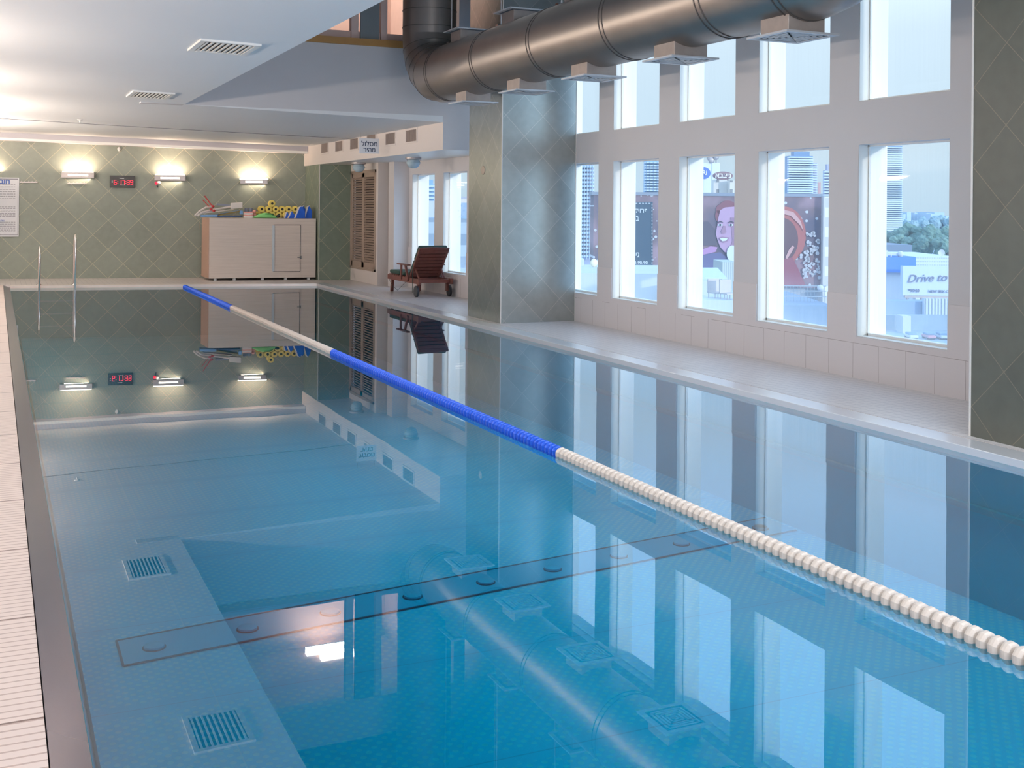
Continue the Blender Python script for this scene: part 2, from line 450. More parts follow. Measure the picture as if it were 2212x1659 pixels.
# ------------------------------------------------------------------ geometry constants
XW = 7.72; XG = 7.86; XO = 8.08           # window wall: inner face, glass, outer face
XL = -2.2; YB = -4.0
ATY = 16.95                                # far wall of the tall bay
XE = 2.48                                  # edge of the low ceiling
ZT = 6.5
def zc(x): return 3.10 - 0.025 * (x - 2.48)
FW0 = Vector((0, 26.986, 0)); FW1 = Vector((6.53, 25.9, 0))
def yfw(x): return FW0.y + (FW1.y - FW0.y) * x / 6.53
FDIR = Vector((6.53, FW1.y - FW0.y, 0)).normalized(); FN = Vector((FDIR.y, -FDIR.x, 0))   # towards the room
if FN.y > 0: FN = -FN
def onfw(u, v, off=0.0):
    d = ray(u, v); n = FN; P = FW0 + FN * off
    return CC + d * (n.dot(P - CC) / n.dot(d))
PX0, PX1 = 0.28, 6.20
def ype(x): return 24.66 - 0.19 * (x - 0.28)    # far edge of the pool

# ------------------------------------------------------------------ structure: floors
b = MB(); b.extr([(6.45, YB, -0.3), (XO, YB, -0.3), (XO, 29, -0.3), (6.45, 29, -0.3)], (0, 0, 0.3))
b.build('floor', M_deck, kind='structure')
b = MB(); b.extr([(XL, YB, -0.3), (0.155, YB, -0.3), (0.155, 24.9, -0.3), (XL, 25.3, -0.3)], (0, 0, 0.3))
b.build('floor', M_deckL, kind='structure')
b = MB(); b.extr([(XL, 25.3, -0.3), (0.155, 24.9, -0.3), (0.155, ype(0.155) + 0.25, -0.3), (6.45, ype(6.45) + 0.25, -0.3), (6.45, 29, -0.3), (XL, 29, -0.3)], (0, 0, 0.3))
b.build('floor', M_deck, kind='structure')
b = MB(); b.extr([(0.155, YB, -0.3), (6.45, YB, -0.3), (6.45, -1.0, -0.3), (0.155, -1.0, -0.3)], (0, 0, 0.3))
b.build('floor', M_deck, kind='structure')
# coping
b = MB(); b.box((PX1, -1.0, -0.085), (6.435, ype(6.3) + 0.24, 0.002)); b.build('trim_1', M_coping, kind='structure', bevel=0.004)
b = MB(); b.box((6.436, -1.0, -0.05), (6.45, 24.0, -0.004)); b.build('trim_2', mat('coping_joint', (0.45, 0.36, 0.3), 0.6), kind='structure')
b = MB(); b.hexa([(0.160, -1.0, -0.3), (PX0, -1.0, -0.3), (PX0, 24.9, -0.3), (0.160, 24.9, -0.3), (0.160, -1.0, -0.004), (PX0, -1.0, -0.046), (PX0, 24.9, -0.046), (0.160, 24.9, -0.004)])
b.build('trim_3', M_copingL, kind='structure')
b = MB(); b.extr([(PX0, ype(PX0), -0.085), (PX1 + 0.0, ype(PX1), -0.085), (PX1, ype(PX1) + 0.245, -0.085), (PX0, ype(PX0) + 0.245, -0.085)], (0, 0, 0.087))
b.build('trim_4', mat('far_coping', (0.83, 0.76, 0.71), 0.3, metal=0.1), kind='structure', bevel=0.004)
# pool basin
ZF = -1.05; XFL = 0.48
b = MB()
b.extr([(XFL, -1, ZF - 0.1), (PX1, -1, ZF - 0.1), (PX1, ype(PX1), ZF - 0.1), (XFL, ype(XFL), ZF - 0.1)], (0, 0, 0.1))
b.build('pool_floor', M_pfloor, kind='structure')
b = MB()
b.hexa([(XFL - 0.2, -1, ZF - 0.1), (XFL, -1, ZF - 0.1), (XFL, 25, ZF - 0.1), (XFL - 0.2, 25, ZF - 0.1), (PX0 - 0.1, -1, -0.3), (PX0 + 0.002, -1, -0.3), (PX0 + 0.002, 25, -0.3), (PX0 - 0.1, 25, -0.3)])
b.box((PX0 - 0.1, -1, -0.3), (PX0 + 0.002, 25, -0.05))
b.box((PX1, -1, ZF - 0.1), (PX1 + 0.2, 24, -0.085))
b.extr([(0.2, ype(0.2), ZF - 0.1), (6.4, ype(6.4), ZF - 0.1), (6.4, ype(6.4) + 0.2, ZF - 0.1), (0.2, ype(0.2) + 0.2, ZF - 0.1)], (0, 0, 1.065))
b.box((0.2, -1.2, ZF - 0.1), (6.4, -1, -0.085))
b.build('pool_wall', M_pwall, kind='structure')
b = MB(); b.box((PX1 - 0.05, -1, -0.42), (PX1 - 0.002, 23.4, -0.38)); b.build('pool_ledge', mat('ledge_steel', (0.26, 0.52, 0.58), 0.4), kind='structure')
# water surface
b = MB(); b.add([(PX0 - 0.03, -1, -0.05), (PX1 + 0.0, -1, -0.05), (PX1 + 0.0, ype(PX1), -0.05), (PX0 - 0.03, ype(PX0), -0.05)], [(0, 1, 2, 3)])
b.build('pool_water', M_water, kind='structure', origin=(0, 0, 0))

# ------------------------------------------------------------------ structure: walls
WY = [(7.57, 8.74), (9.17, 10.35), (10.79, 11.96), (12.43, 13.61), (14.02, 15.20), (15.66, 16.82), (17.28, 18.46), (18.91, 20.09), (20.56, 21.85),
      (2.70, 3.87), (1.10, 2.27), (-0.52, 0.65), (-2.14, -0.97)]
ZL0, ZL1, ZU0, ZU1 = 0.41, 2.295, 2.72, 4.42
ys = sorted([YB] + [v for w in WY for v in w] + [27.0])
b = MB()
b.box((XW, YB, 0), (XO, 27, ZL0)); b.box((XW, YB, ZL1), (XO, 27, ZU0)); b.box((XW, YB, ZU1), (XO, 27, ZT))
for i in range(0, len(ys), 2):
    b.box((XW, ys[i], ZL0), (XO, ys[i + 1], ZL1)); b.box((XW, ys[i], ZU0), (XO, ys[i + 1], ZU1))
b.box((XW, 17.1, ZU0), (XO, 27, ZU1))
b.build('wall_right', M_paint, kind='structure')
# window units
fw_ = 0.018
n = 0
for (y0, y1) in WY:
    for (z0, z1) in ((ZL0, ZL1), (ZU0, ZU1)):
        if z0 > 2.5 and y0 > 17: continue
        n += 1
        b = MB()
        for (a0, a1, c0, c1) in ((y0, y0 + fw_, z0, z1), (y1 - fw_, y1, z0, z1), (y0, y1, z0, z0 + 0.03), (y0, y1, z1 - fw_, z1)):
            b.box((XG - 0.02, a0, c0), (XG + 0.02, a1, c1))
        fr = b.build('window_%d' % n, M_white, kind='structure')
        g = MB(); g.box((XG - 0.003, y0 + fw_, z0 + 0.03), (XG + 0.003, y1 - fw_, z1 - fw_)); g.build('pane', M_glass, fr)
        # painted linings of the reveal, inside and outside the frame
        j = MB(); j.box((XW + 0.003, y1 - 0.006, z0), (XG - 0.021, y1 - 0.001, z1)); j.box((XG + 0.021, y1 - 0.006, z0), (XO, y1 - 0.001, z1))
        j.box((XW + 0.003, y0, z0 + 0.001), (XG - 0.021, y1, z0 + 0.006)); j.box((XG + 0.021, y0, z0 + 0.001), (XO, y1, z0 + 0.006))
        j.build('window_lining', M_jamb, fr)
# tiled dado below the windows, proud of the plaster
def dado_mat():
    m = bpy.data.materials.new('dado_tile'); m.use_nodes = True
    t = NT(m.node_tree); b = t.n['Principled BSDF']
    x, y, z = t.pos()
    ln = wrapfrac_line(t, t.math('DIVIDE', t.math('SUBTRACT', y, 7.71), 0.357), 0.008)
    ln = t.math('MULTIPLY', ln, t.math('LESS_THAN', z, 0.345))
    l2 = t.math('LESS_THAN', t.math('ABSOLUTE', t.math('SUBTRACT', z, 0.345)), 0.0025)
    l2 = t.math('MULTIPLY', l2, t.math('GREATER_THAN', t.noise(1.3, 3), 0.47))
    ln = t.math('MAXIMUM', ln, l2)
    cc = t.mix(t.math('MULTIPLY', ln, t.math('MULTIPLY_ADD', t.noise(4, 3), 1.2, 0.0)), C4((0.78, 0.735, 0.735)), C4((0.28, 0.22, 0.21)))
    t.l.new(cc, b.inputs['Base Color']); b.inputs['Roughness'].default_value = 0.5
    return m
b = MB(); b.box((XW - 0.012, 6.0, 0), (XW, 27, ZL0 - 0.004))
ys2 = [v for v in ys]
for i in range(0, len(ys2), 2):
    if ys2[i + 1] > 6.0: b.box((XW - 0.012, max(6.0, ys2[i] + 0.004), ZL0 - 0.004), (XW, ys2[i + 1] - 0.004, 0.82))
b.build('baseboard_right', dado_mat(), kind='structure')

# pillars
def pillar(y0, y1, x0, z1, m, x1=XW):
    b = MB(); b.box((x0, y0, 0), (x1, y1, z1)); o = b.build('pillar', m, kind='structure')
    return o
pillar(14.69, 15.92, 6.53, ZT, M_tilepil)
pillar(4.95, 6.18, 6.53, ZT, M_tilenear)
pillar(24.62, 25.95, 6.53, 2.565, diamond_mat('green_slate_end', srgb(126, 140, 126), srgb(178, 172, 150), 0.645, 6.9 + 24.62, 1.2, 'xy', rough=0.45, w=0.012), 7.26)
b = MB(); b.box((6.522, 14.682, 0), (6.534, 14.694, 3.9 + 2.6)); b.build('trim_5', M_bead, kind='structure')
b = MB(); b.box((6.522, 6.176, 0), (6.534, 6.188, ZT)); b.build('trim_6', M_bead, kind='structure')
b = MB(); b.box((6.522, 24.61, 0), (6.534, 24.624, 2.565)); b.build('trim_7', M_bead, kind='structure')
b = MB(); b.box((7.706, 14.684, 0), (7.716, 14.692, ZT)); b.build('trim_8', M_bead, kind='structure')
# pilaster and return wall by the louvred door
b = MB(); b.box((7.40, 22.05, 0), (XW, 22.40, 2.565)); b.build('pilaster', M_paint, kind='structure')
b = MB(); b.box((7.25, 22.66, 0), (XW, 24.62, 0.27)); b.box((7.25, 22.66, 2.42), (XW, 24.62, 2.565)); b.box((7.25, 22.66, 0.27), (XW, 22.78, 2.42)); b.box((7.45, 22.78, 0.27), (XW, 24.62, 2.42))
b.build('wall_closet', M_warmpaint, kind='structure')
# far wall
b = MB(); b.extr([(XL - 0.3, yfw(XL - 0.3), 0), (6.9, yfw(6.9), 0), (6.9, yfw(6.9) + 0.3, 0), (XL - 0.3, yfw(XL - 0.3) + 0.3, 0)], (0, 0, 3.6))
b.build('wall_far', M_tilefar, kind='structure')
# beam along the far wall (its underside falls a little to the right)
def zb(x): return 3.0 - 0.0245 * x
d = 0.34
def P(x, off, z):
    p = Vector((x, yfw(x), z)) + FN * off; return p
b = MB(); b.hexa([P(XL, d, zb(XL)), P(6.55, d, zb(6.55)), P(6.55, 0, zb(6.55)), P(XL, 0, zb(XL)), P(XL, d, 3.5), P(6.55, d, 3.5), P(6.55, 0, 3.5), P(XL, 0, 3.5)])
b.build('beam', mat('beam_paint', (0.52, 0.50, 0.54), 0.6, vary=0.02), kind='structure')
b = MB(); b.hexa([P(XL, d + 0.02, zb(XL) - 0.002), P(6.55, d + 0.02, zb(6.55) - 0.002), P(6.55, d - 0.02, zb(6.55) - 0.002), P(XL, d - 0.02, zb(XL) - 0.002), P(XL, d + 0.02, zb(XL) + 0.05), P(6.55, d + 0.02, zb(6.55) + 0.05), P(6.55, d - 0.02, zb(6.55) + 0.05), P(XL, d - 0.02, zb(XL) + 0.05)])
b.build('trim_9', M_white, kind='structure')
# left and rear walls
b = MB(); b.box((XL - 0.3, YB, 0), (XL, 28, ZT)); b.build('wall_left', M_paint, kind='structure')
b = MB(); b.box((XL - 0.3, YB - 0.3, 0), (XO, YB, ZT)); b.build('wall_rear', M_paint, kind='structure')
# low ceiling: left strip beside the tall bay, and the whole width beyond it
b = MB()
b.hexa([(XL, YB, zc(XL)), (XE, YB, zc(XE)), (XE, ATY, zc(XE)), (XL, ATY, zc(XL)), (XL, YB, 3.75), (XE, YB, 3.75), (XE, ATY, 3.75), (XL, ATY, 3.75)])
b.hexa([(XL, ATY, zc(XL)), (6.5, ATY, zc(6.5)), (6.5, 27.6, zc(6.5)), (XL, 27.6, zc(XL)), (XL, ATY, 3.75), (6.5, ATY, 3.75), (6.5, 27.6, 3.75), (XL, 27.6, 3.75)])
b.build('ceiling', M_ceil, kind='structure')
# bulkhead and soffit over the far bay
b = MB(); b.box((6.5, ATY, 2.565), (XO, 27.6, 3.75)); b.build('bulkhead', M_warmpaint, kind='structure')
b = MB(); b.box((6.504, ATY + 0.004, 2.560), (XW, 27.6, 2.566)); b.build('soffit', M_white, kind='structure')
# far wall of the tall bay: solid below the gallery, opening above the timber ledge
LZ0 = ony(760, 97, ATY).z; LZ1 = LZ0 + 0.105
XR = ony(992, 40, ATY).x
b = MB(); b.box((XE - 0.6, ATY - 0.003, zc(XE)), (6.5, ATY + 0.2, LZ0)); b.box((6.498, ATY - 0.003, 2.566), (XW, ATY + 0.0, LZ0))
b.box((XR, ATY - 0.003, LZ0), (XW, ATY + 0.2, ZT)); b.box((XL, ATY - 0.003, 5.9), (XR, ATY + 0.2, ZT))
b.build('wall_atrium', mat('atrium_paint', (0.66, 0.65, 0.67), 0.6, vary=0.02), kind='structure')
b = MB(); b.box((XE - 0.8, ATY - 0.05, LZ0), (XR, ATY + 0.25, LZ1)); b.build('trim_10', M_oak, kind='structure')
# gallery room behind the opening
M_gal = mat('gallery_paint', srgb(226, 200, 190), 0.6)
b = MB(); b.box((XL, 20.6, 3.75), (XR + 0.3, 20.8, ZT)); b.box((XL, ATY, ZT - 0.1), (XO, 20.8, ZT)); b.box((XR + 0.05, ATY + 0.2, 3.75), (XR + 0.25, 20.8, ZT)); b.box((XL - 0.2, ATY, 3.75), (XL, 20.8, ZT))
b.build('wall_gallery', M_gal, kind='structure')
def pr(u0, u1, v0, v1, y, th, name, m, **k):
    a = ony(u0, v1, y); c = ony(u1, v0, y)
    q = MB(); q.box((a.x, y, a.z), (c.x, y + th, c.z)); return q.build(name, m, kind='structure', **k)
pr(759, 777, -220, 92, ATY + 0.03, 0.12, 'gallery_post', M_gal)
pr(779, 822, -220, 97, ATY + 0.02, 0.05, 'gallery_panel', mat('grey_panel', srgb(132, 142, 146), 0.5))
pr(823, 839, -220, 101, ATY + 0.03, 0.12, 'gallery_post', M_gal)
a_ = ony(655, 90, ATY + 0.1)
b = MB(); b.box((XE - 0.6, ATY + 0.08, LZ1), (XR, ATY + 0.14, LZ1 + 0.12)); b.build('gallery_upstand', M_gal, kind='structure')
b = MB(); b.box((XE - 0.6, 18.6, LZ1 + 0.22), (XR + 0.05, 18.75, LZ1 + 0.34)); b.build('gallery_rail', mat('brown_rail', srgb(128, 84, 74), 0.5), kind='structure')
for i, (u, v) in enumerate(((672, 1333), (728, 1410), (640, 1322))):
    p = onz(u, v, -0.10 - 6.3)      # mirrored in the water at z = -0.05
    if p.y > 20.2: p.y = 20.2
    q = MB(); q.box((p.x - 0.3, p.y - 0.07, 6.30), (p.x + 0.3, p.y + 0.07, 6.40))
    tag(q.build('gallery_lamp', mat('gallery_tube_%d' % i, (1, 0.9, 0.8), 0.5, emit=(1, 0.85, 0.7), estr=4)), ('strip lamp on the gallery ceiling, mirrored in the water left of the others', 'strip lamp on the gallery ceiling, mirrored lowest in the water', 'strip lamp on the gallery ceiling, mirrored highest in the water')[i], 'ceiling lamp', 'gallery strip lamps')
    light('gallery_lamp_glow', 'AREA', (p.x, p.y, 6.28), 9, (1.0, 0.90, 0.82), 0.6, 0.14, (0, 0.0, -1))
# bay roof
b = MB(); b.box((XL, YB, ZT), (XO, ATY + 0.3, ZT + 0.2)); b.build('ceiling', mat('dark_roof_paint', (0.10, 0.13, 0.15), 0.7), kind='structure')
b = MB(); b.box((XE - 0.15, YB, 3.75), (XE, ATY, ZT)); b.build('wall_gallery', M_paint, kind='structure')
# ------------------------------------------------------------------ underwater channel with inlets
def ych(x): return 7.27 + 0.135 * x
t0 = thing('floor_channel', (3.3, 7.5, ZF), 'flush steel channel cover with round inlets, crossing the pool floor', 'channel cover')
wd_ = 0.42; x0, x1 = 0.70, 6.15
b = MB(); b.extr([(x0, ych(x0) - wd_, ZF + 0.002), (x1, ych(x1) - wd_, ZF + 0.002), (x1, ych(x1), ZF + 0.002), (x0, ych(x0), ZF + 0.002)], (0, 0, 0.004)); b.build('cover_plate', M_ptrench, t0)
b = MB()
e = 0.012
c = [(x0, ych(x0) - wd_), (x1, ych(x1) - wd_), (x1, ych(x1)), (x0, ych(x0))]
for i in (0, 2, 3):
    p, q = c[i], c[(i + 1) % 4]
    b.bar((p[0], p[1], ZF + 0.007), (q[0], q[1], ZF + 0.007), 0.014, 0.006)
b.build('joint', M_pline, t0)
for (u, v) in ((335, 1403), (539, 1365), (721, 1332), (901, 1297), (1061, 1266), (1208, 1238), (1350, 1208), (1480, 1178), (1600, 1150), (1715, 1127), (1822, 1103)):
    p = onz(u, v, ZF + 0.01)
    if p.x > 6.05: p = Vector((5.9, ych(5.9) - 0.2, 0))
    p.y = ych(p.x) - 0.5 * wd_ - 0.02
    q = MB(); q.lathe((p.x, p.y, ZF + 0.006), (0, 0, 1), [(0, 0.062), (0.016, 0.060), (0.02, 0.052), (0.02, 0.0)], 28); io = q.build('inlet_cap', M_ptrench, t0, smooth=True)
    q = MB(); q.lathe((p.x, p.y, ZF + 0.006), (0, 0, 1), [(0, 0.07), (0.005, 0.07), (0.005, 0.0)], 28); q.build('inlet_ring', M_pline, io)

# ------------------------------------------------------------------ lane rope
t0 = thing('lane_rope', (3.54, 2.0, -0.035), 'blue and white lane rope of ribbed floats along the pool', 'lane rope')
XRp = 3.54; ZR = -0.035; PIT = 0.058
prof = [(-0.027, 0.012), (-0.026, 0.030), (-0.020, 0.0415), (-0.008, 0.046), (0.006, 0.0455), (0.014, 0.040), (0.018, 0.034), (0.024, 0.020), (0.0285, 0.012)]
def disc(mb, y):
    # domed float with shallow facets
    base = len(mb.v); n_ = 18
    for a, r in prof:
        for j in range(n_):
            an = 2 * PI * j / n_
            rr = r * (1.0 if j % 2 == 0 else 0.955)
            mb.v.append(Vector((XRp + rr * math.cos(an), y - a, ZR + rr * math.sin(an))))
    for i in range(len(prof) - 1):
        for j in range(n_):
            mb.f.append([base + i * n_ + j, base + i * n_ + (j + 1) % n_, base + (i + 1) * n_ + (j + 1) % n_, base + (i + 1) * n_ + j]); mb.mi.append(mb.cur)
    mb.f.append([base + j for j in range(n_)]); mb.mi.append(mb.cur)
    k = base + (len(prof) - 1) * n_
    mb.f.append([k + j for j in range(n_)][::-1]); mb.mi.append(mb.cur)
segs = [(2.0, 6.93, 0), (6.93, 12.68, 1), (12.68, 18.8, 0), (18.8, 24.0, 1)]
def colat(y):
    for a, c, k in segs:
        if a <= y < c: return k
    return 0
yy = 2.62; first = {}
cnt = 0; rest = MB()
while yy < 23.9:
    k = colat(yy)
    if cnt < 100:
        if k not in first:
            q = MB(); disc(q, yy); o = q.build('float', (M_fwhite, M_fblue)[k], t0, smooth=False); first[k] = (o, yy)
        else:
            src, sy = first[k]; o = src.copy(); COL.objects.link(o); o.parent = t0; o.location = Vector((0, yy - sy, 0))
        cnt += 1
    else:
        rest.cur = k; disc(rest, yy)
    yy += PIT
o = rest.build('float_string', [M_fwhite, M_fblue], t0); o['kind'] = 'stuff'
b = MB(); b.tube([(XRp, 0.5, ZR), (XRp, ype(XRp) + 0.0, ZR)], 0.004, 6); b.build('cable', M_chrome, t0)

# ------------------------------------------------------------------ duct
DX, DZ, DR = 5.86, 3.55, 0.40
YA, YZ = 15.88, 6.55; RB = 0.62
t0 = thing('air_duct', (DX, 11, DZ - DR), 'large dark metal air duct hanging over the pool, turning upward at both ends', 'air duct')
path = [(DX, YA, ZT)] + [(DX, YA, DZ + RB + 0.6), (DX, YA, DZ + RB + 0.02)]
for i in range(0, 6):
    a = (PI / 2) * i / 5
    path.append((DX, YA - RB + RB * math.cos(a), DZ + RB - RB * math.sin(a)))
mid = [(DX, y, DZ) for y in (14.5, 12, 9.5)]
path += mid
for i in range(0, 6):
    a = (PI / 2) * i / 5
    path.append((DX, YZ + RB - RB * math.sin(a), DZ + RB - RB * math.cos(a)))
path += [(DX, YZ, DZ + RB + 0.6), (DX, YZ, ZT)]
def duct_tube(mb, path, r, n=48, cap=True):
    # sweep with the side axis fixed to x so the bend stays clean
    P_ = [Vector(p) for p in path]; base = len(mb.v); k = len(P_)
    for i, p in enumerate(P_):
        if i == 0: d = (P_[1] - P_[0]).normalized()
        elif i == k - 1: d = (P_[-1] - P_[-2]).normalized()
        else: d = ((P_[i + 1] - p).normalized() + (p - P_[i - 1]).normalized()).normalized()
        sd = Vector((1, 0, 0)); up = d.cross(sd).normalized()
        for j in range(n):
            an = 2 * PI * j / n; mb.v.append(p + (sd * math.cos(an) + up * math.sin(an)) * r)
    for i in range(k - 1):
        for j in range(n):
            mb.f.append([base + i * n + j, base + i * n + (j + 1) % n, base + (i + 1) * n + (j + 1) % n, base + (i + 1) * n + j]); mb.mi.append(0)
b = MB(); duct_tube(b, path, DR); o = b.build('duct_tube', M_duct, t0, smooth=True)
def ring(y, w=0.012, r=DR + 0.006, dirv=(0, 1, 0), c=None):
    q = MB(); c = c or Vector((DX, y, DZ))
    q.lathe(Vector(c) - Vector(dirv) * w / 2, dirv, [(0, r - 0.01), (0, r), (w, r), (w, r - 0.01)], 56, False)
    return q
for y in (14.98, 13.32, 11.62, 9.92, 8.24, 7.25):
    for s_ in (-0.035, 0.035): ring(y + s_).build('seam_band', M_ductring, t0, smooth=True)
for z in (4.30, 4.55):
    ring(0, 0.01, DR + 0.005, (0, 0, 1), Vector((DX, YA, z))).build('seam_band', M_ductring, t0, smooth=True)
for i in (1, 2, 3, 4):     # gores of the elbow
    a = (PI / 2) * i / 5
    c = Vector((DX, YA - RB + RB * math.cos(a), DZ + RB - RB * math.sin(a)))
    ring(0, 0.006, DR + 0.004, (0, math.sin(a), math.cos(a)), c).build('seam_band', M_ductring, t0, smooth=True)
def diffuser(y, top):
    s_ = 1 if top else -1
    zp = DZ + s_ * (DR + 0.10)
    q = MB(); q.box((DX - 0.18, y - 0.18, min(zp, DZ + s_ * 0.30)), (DX + 0.18, y + 0.18, max(zp, DZ + s_ * 0.30)))
    nk = q.build('diffuser_neck', M_neck, t0, bevel=0.004)
    q = MB(); h = 0.26
    for (a0, a1, c0, c1) in ((-h, h, -h, -h + 0.05), (-h, h, h - 0.05, h), (-h, -h + 0.05, -h + 0.05, h - 0.05), (h - 0.05, h, -h + 0.05, h - 0.05)):
        q.box((DX + a0, y + c0, zp - 0.008), (DX + a1, y + c1, zp + 0.008))
    for rr in (0.18, 0.145, 0.11, 0.075, 0.04):
        for (a0, a1, c0, c1) in ((-rr, rr, -rr, -rr + 0.018), (-rr, rr, rr - 0.018, rr), (-rr, -rr + 0.018, -rr, rr), (rr - 0.018, rr, -rr, rr)):
            q.box((DX + a0, y + c0, zp - 0.006), (DX + a1, y + c1, zp + 0.004))
    q.build('diffuser_plate', M_plate, nk)
    q = MB(); q.box((DX - 0.215, y - 0.215, zp + 0.004 if not top else zp - 0.01), (DX + 0.215, y + 0.215, zp + 0.01 if not top else zp - 0.004)); q.build('diffuser_throat', M_throat, nk)
for y in (14.16, 12.47, 10.77, 9.07, 7.42):
    diffuser(y, False)
for y in (14.37, 12.65, 10.95, 9.25):
    diffuser(y, True)
for y in (14.98, 13.25, 11.55, 9.9):
    q = MB(); q.tube([(DX, y, DZ + DR - 0.01), (DX, y, ZT)], 0.009, 8); q.box((DX - 0.06, y - 0.04, DZ + DR - 0.02), (DX + 0.06, y + 0.04, DZ + DR + 0.03)); q.build('hanger_rod', M_chrome, t0)

# ------------------------------------------------------------------ round cover plate on the pillar
p = onx(1044, 368, 6.53)
q = MB(); q.lathe((6.53, p.y, p.z), (-1, 0, 0), [(0, 0.065), (0.008, 0.065), (0.012, 0.055), (0.012, 0)], 32)
tag(q.build('cover_plate', mat('cream_plastic', srgb(190, 176, 160), 0.5)), 'small round cream cover plate on the olive face of the middle pillar', 'cover plate')

# ------------------------------------------------------------------ bulkhead vents
lab = ['air vent at the far end of the bulkhead row, next to the beam', 'air vent second from the far end of the bulkhead', 'air vent on the bulkhead just left of the hanging white sign',
       'air vent on the bulkhead half hidden behind the hanging white sign', 'air vent on the bulkhead just right of the hanging white sign', 'largest looking air vent, nearest end of the bulkhead row']
for i, (u, v) in enumerate(((702, 320), (733.2, 316), (766, 311), (803, 303), (844.4, 299.6), (889.3, 293.2))):
    p = onx(u, v, 6.5); hw, hh = 0.27, 0.10
    t1 = thing('air_vent', (6.5, p.y, p.z - hh), lab[i], 'air vent', 'air vents along the bulkhead')
    q = MB(); f_ = 0.03; x = 6.5
    for (a0, a1, c0, c1) in ((-hw - f_, hw + f_, -hh - f_, -hh), (-hw - f_, hw + f_, hh, hh + f_), (-hw - f_, -hw, -hh, hh), (hw, hw + f_, -hh, hh)):
        q.box((x - 0.015, p.y + a0, p.z + c0), (x, p.y + a1, p.z + c1))
    q.build('frame', M_warmpaint, t1)
    q = MB()
    for k in range(13):
        yk = p.y - hw + (k + 0.5) * 2 * hw / 13
        q.box((x - 0.010, yk - 0.009, p.z - hh), (x - 0.002, yk + 0.009, p.z + hh))
    q.build('louvre', mat('vent_fin', srgb(170, 156, 150), 0.5) if i == 0 else bpy.data.materials['vent_fin'], t1)
    q = MB(); q.box((x - 0.0015, p.y - hw, p.z - hh), (x, p.y + hw, p.z + hh)); q.build('backing', mat('vent_dark', srgb(105, 96, 94), 0.6) if i == 0 else bpy.data.materials['vent_dark'], t1)
# ceiling vents
for i, (cs, lb) in enumerate((((405, 104, 438, 81, 560, 93), 'larger slatted air vent in the white ceiling, nearer the camera'), ((275, 206, 288, 193, 373, 201), 'smaller looking slatted air vent in the white ceiling, farther back'))):
    A = onz(cs[0], cs[1], 3.13); B = onz(cs[2], cs[3], 3.13); D_ = onz(cs[4], cs[5], 3.13)
    # a rectangle aligned with the room
    x0 = A.x; x1 = x0 + 0.62; y1 = A.y; y0 = y1 - 0.62
    y0, y1 = A.y - 0.05, A.y + 0.0
    y0 = min(A.y, B.y); y1 = max(A.y, B.y)
    x0 = min(A.x, B.x); x1 = D_.x
    xm = (x0 + x1) / 2; z = zc(xm)
    t1 = thing('ceiling_vent', (xm, (y0 + y1) / 2, z - 0.02), lb, 'air vent', 'air vents in the ceiling')
    def zz(x, dz): return zc(x) + dz
    def slab(q, a0, a1, c0, c1, d0, d1):
        q.hexa([(a0, c0, zz(a0, d0)), (a1, c0, zz(a1, d0)), (a1, c1, zz(a1, d0)), (a0, c1, zz(a0, d0)), (a0, c0, zz(a0, d1)), (a1, c0, zz(a1, d1)), (a1, c1, zz(a1, d1)), (a0, c1, zz(a0, d1))])
    f_ = 0.05
    q = MB()
    for (a0, a1, c0, c1) in ((x0, x1, y0, y0 + f_), (x0, x1, y1 - f_, y1), (x0, x0 + f_, y0 + f_, y1 - f_), (x1 - f_, x1, y0 + f_, y1 - f_)):
        slab(q, a0, a1, c0, c1, -0.02, 0.0)
    q.build('frame', M_white, t1)
    q = MB(); nsl = 9
    for k in range(nsl):
        xa = x0 + f_ + (k + 0.5) * (x1 - x0 - 2 * f_) / nsl
        slab(q, xa - 0.009, xa + 0.009, y0 + f_, y1 - f_, -0.018, -0.006)
    q.build('slat', M_white, t1)
    q = MB(); slab(q, x0 + f_, x1 - f_, y0 + f_, y1 - f_, -0.005, -0.001); q.build('backing', M_dark, t1)
# sprinkler, ceiling cable and hanging sign
p = onz(173, 262, zc(1.4) - 0.03)
q = MB(); q.lathe((p.x, p.y, zc(p.x)), (0, 0, -1), [(0, 0.05), (0.012, 0.045), (0.02, 0.012), (0.05, 0.012), (0.055, 0.03), (0.06, 0.0)], 16)
tag(q.build('sprinkler', M_white, smooth=True), 'small white sprinkler head on the ceiling in front of the beam', 'sprinkler')
YS = 21.7
q = MB(); q.tube([(XL, YS, zc(XL) - 0.03), (2, YS, zc(2) - 0.045), (6.46, YS, zc(6.46) - 0.03)], 0.006, 6)
tag(q.build('ceiling_cable', mat('cable_grey', (0.25, 0.25, 0.27), 0.5)), 'thin grey cable stretched across the room just under the ceiling', 'cable')
YC = YS; YS = 19.9
a = ony(776, 331, YS - 0.05); c = ony(819, 300, YS - 0.05)
t1 = thing('lane_sign', ((a.x + c.x) / 2, YS - 0.05, a.z), 'white sign with two lines of dark Hebrew writing, hanging from the low ceiling', 'sign')
q = MB(); q.box((a.x, YS - 0.055, a.z), (c.x, YS - 0.045, c.z)); q.build('board', M_paper, t1)
q = MB(); w_ = c.x - a.x
cx = (a.x + c.x) / 2
put_text(q, 'לולסמ', 0.1, (cx, YS - 0.057, a.z + (c.z - a.z) * 0.66), (1, 0, 0), (0, 0, 1), width=w_ * 0.8, bold=0.001)
put_text(q, 'ריהמ', 0.1, (cx, YS - 0.057, a.z + (c.z - a.z) * 0.24), (1, 0, 0), (0, 0, 1), width=w_ * 0.6, bold=0.001)
q.build('lettering', M_ink, t1)
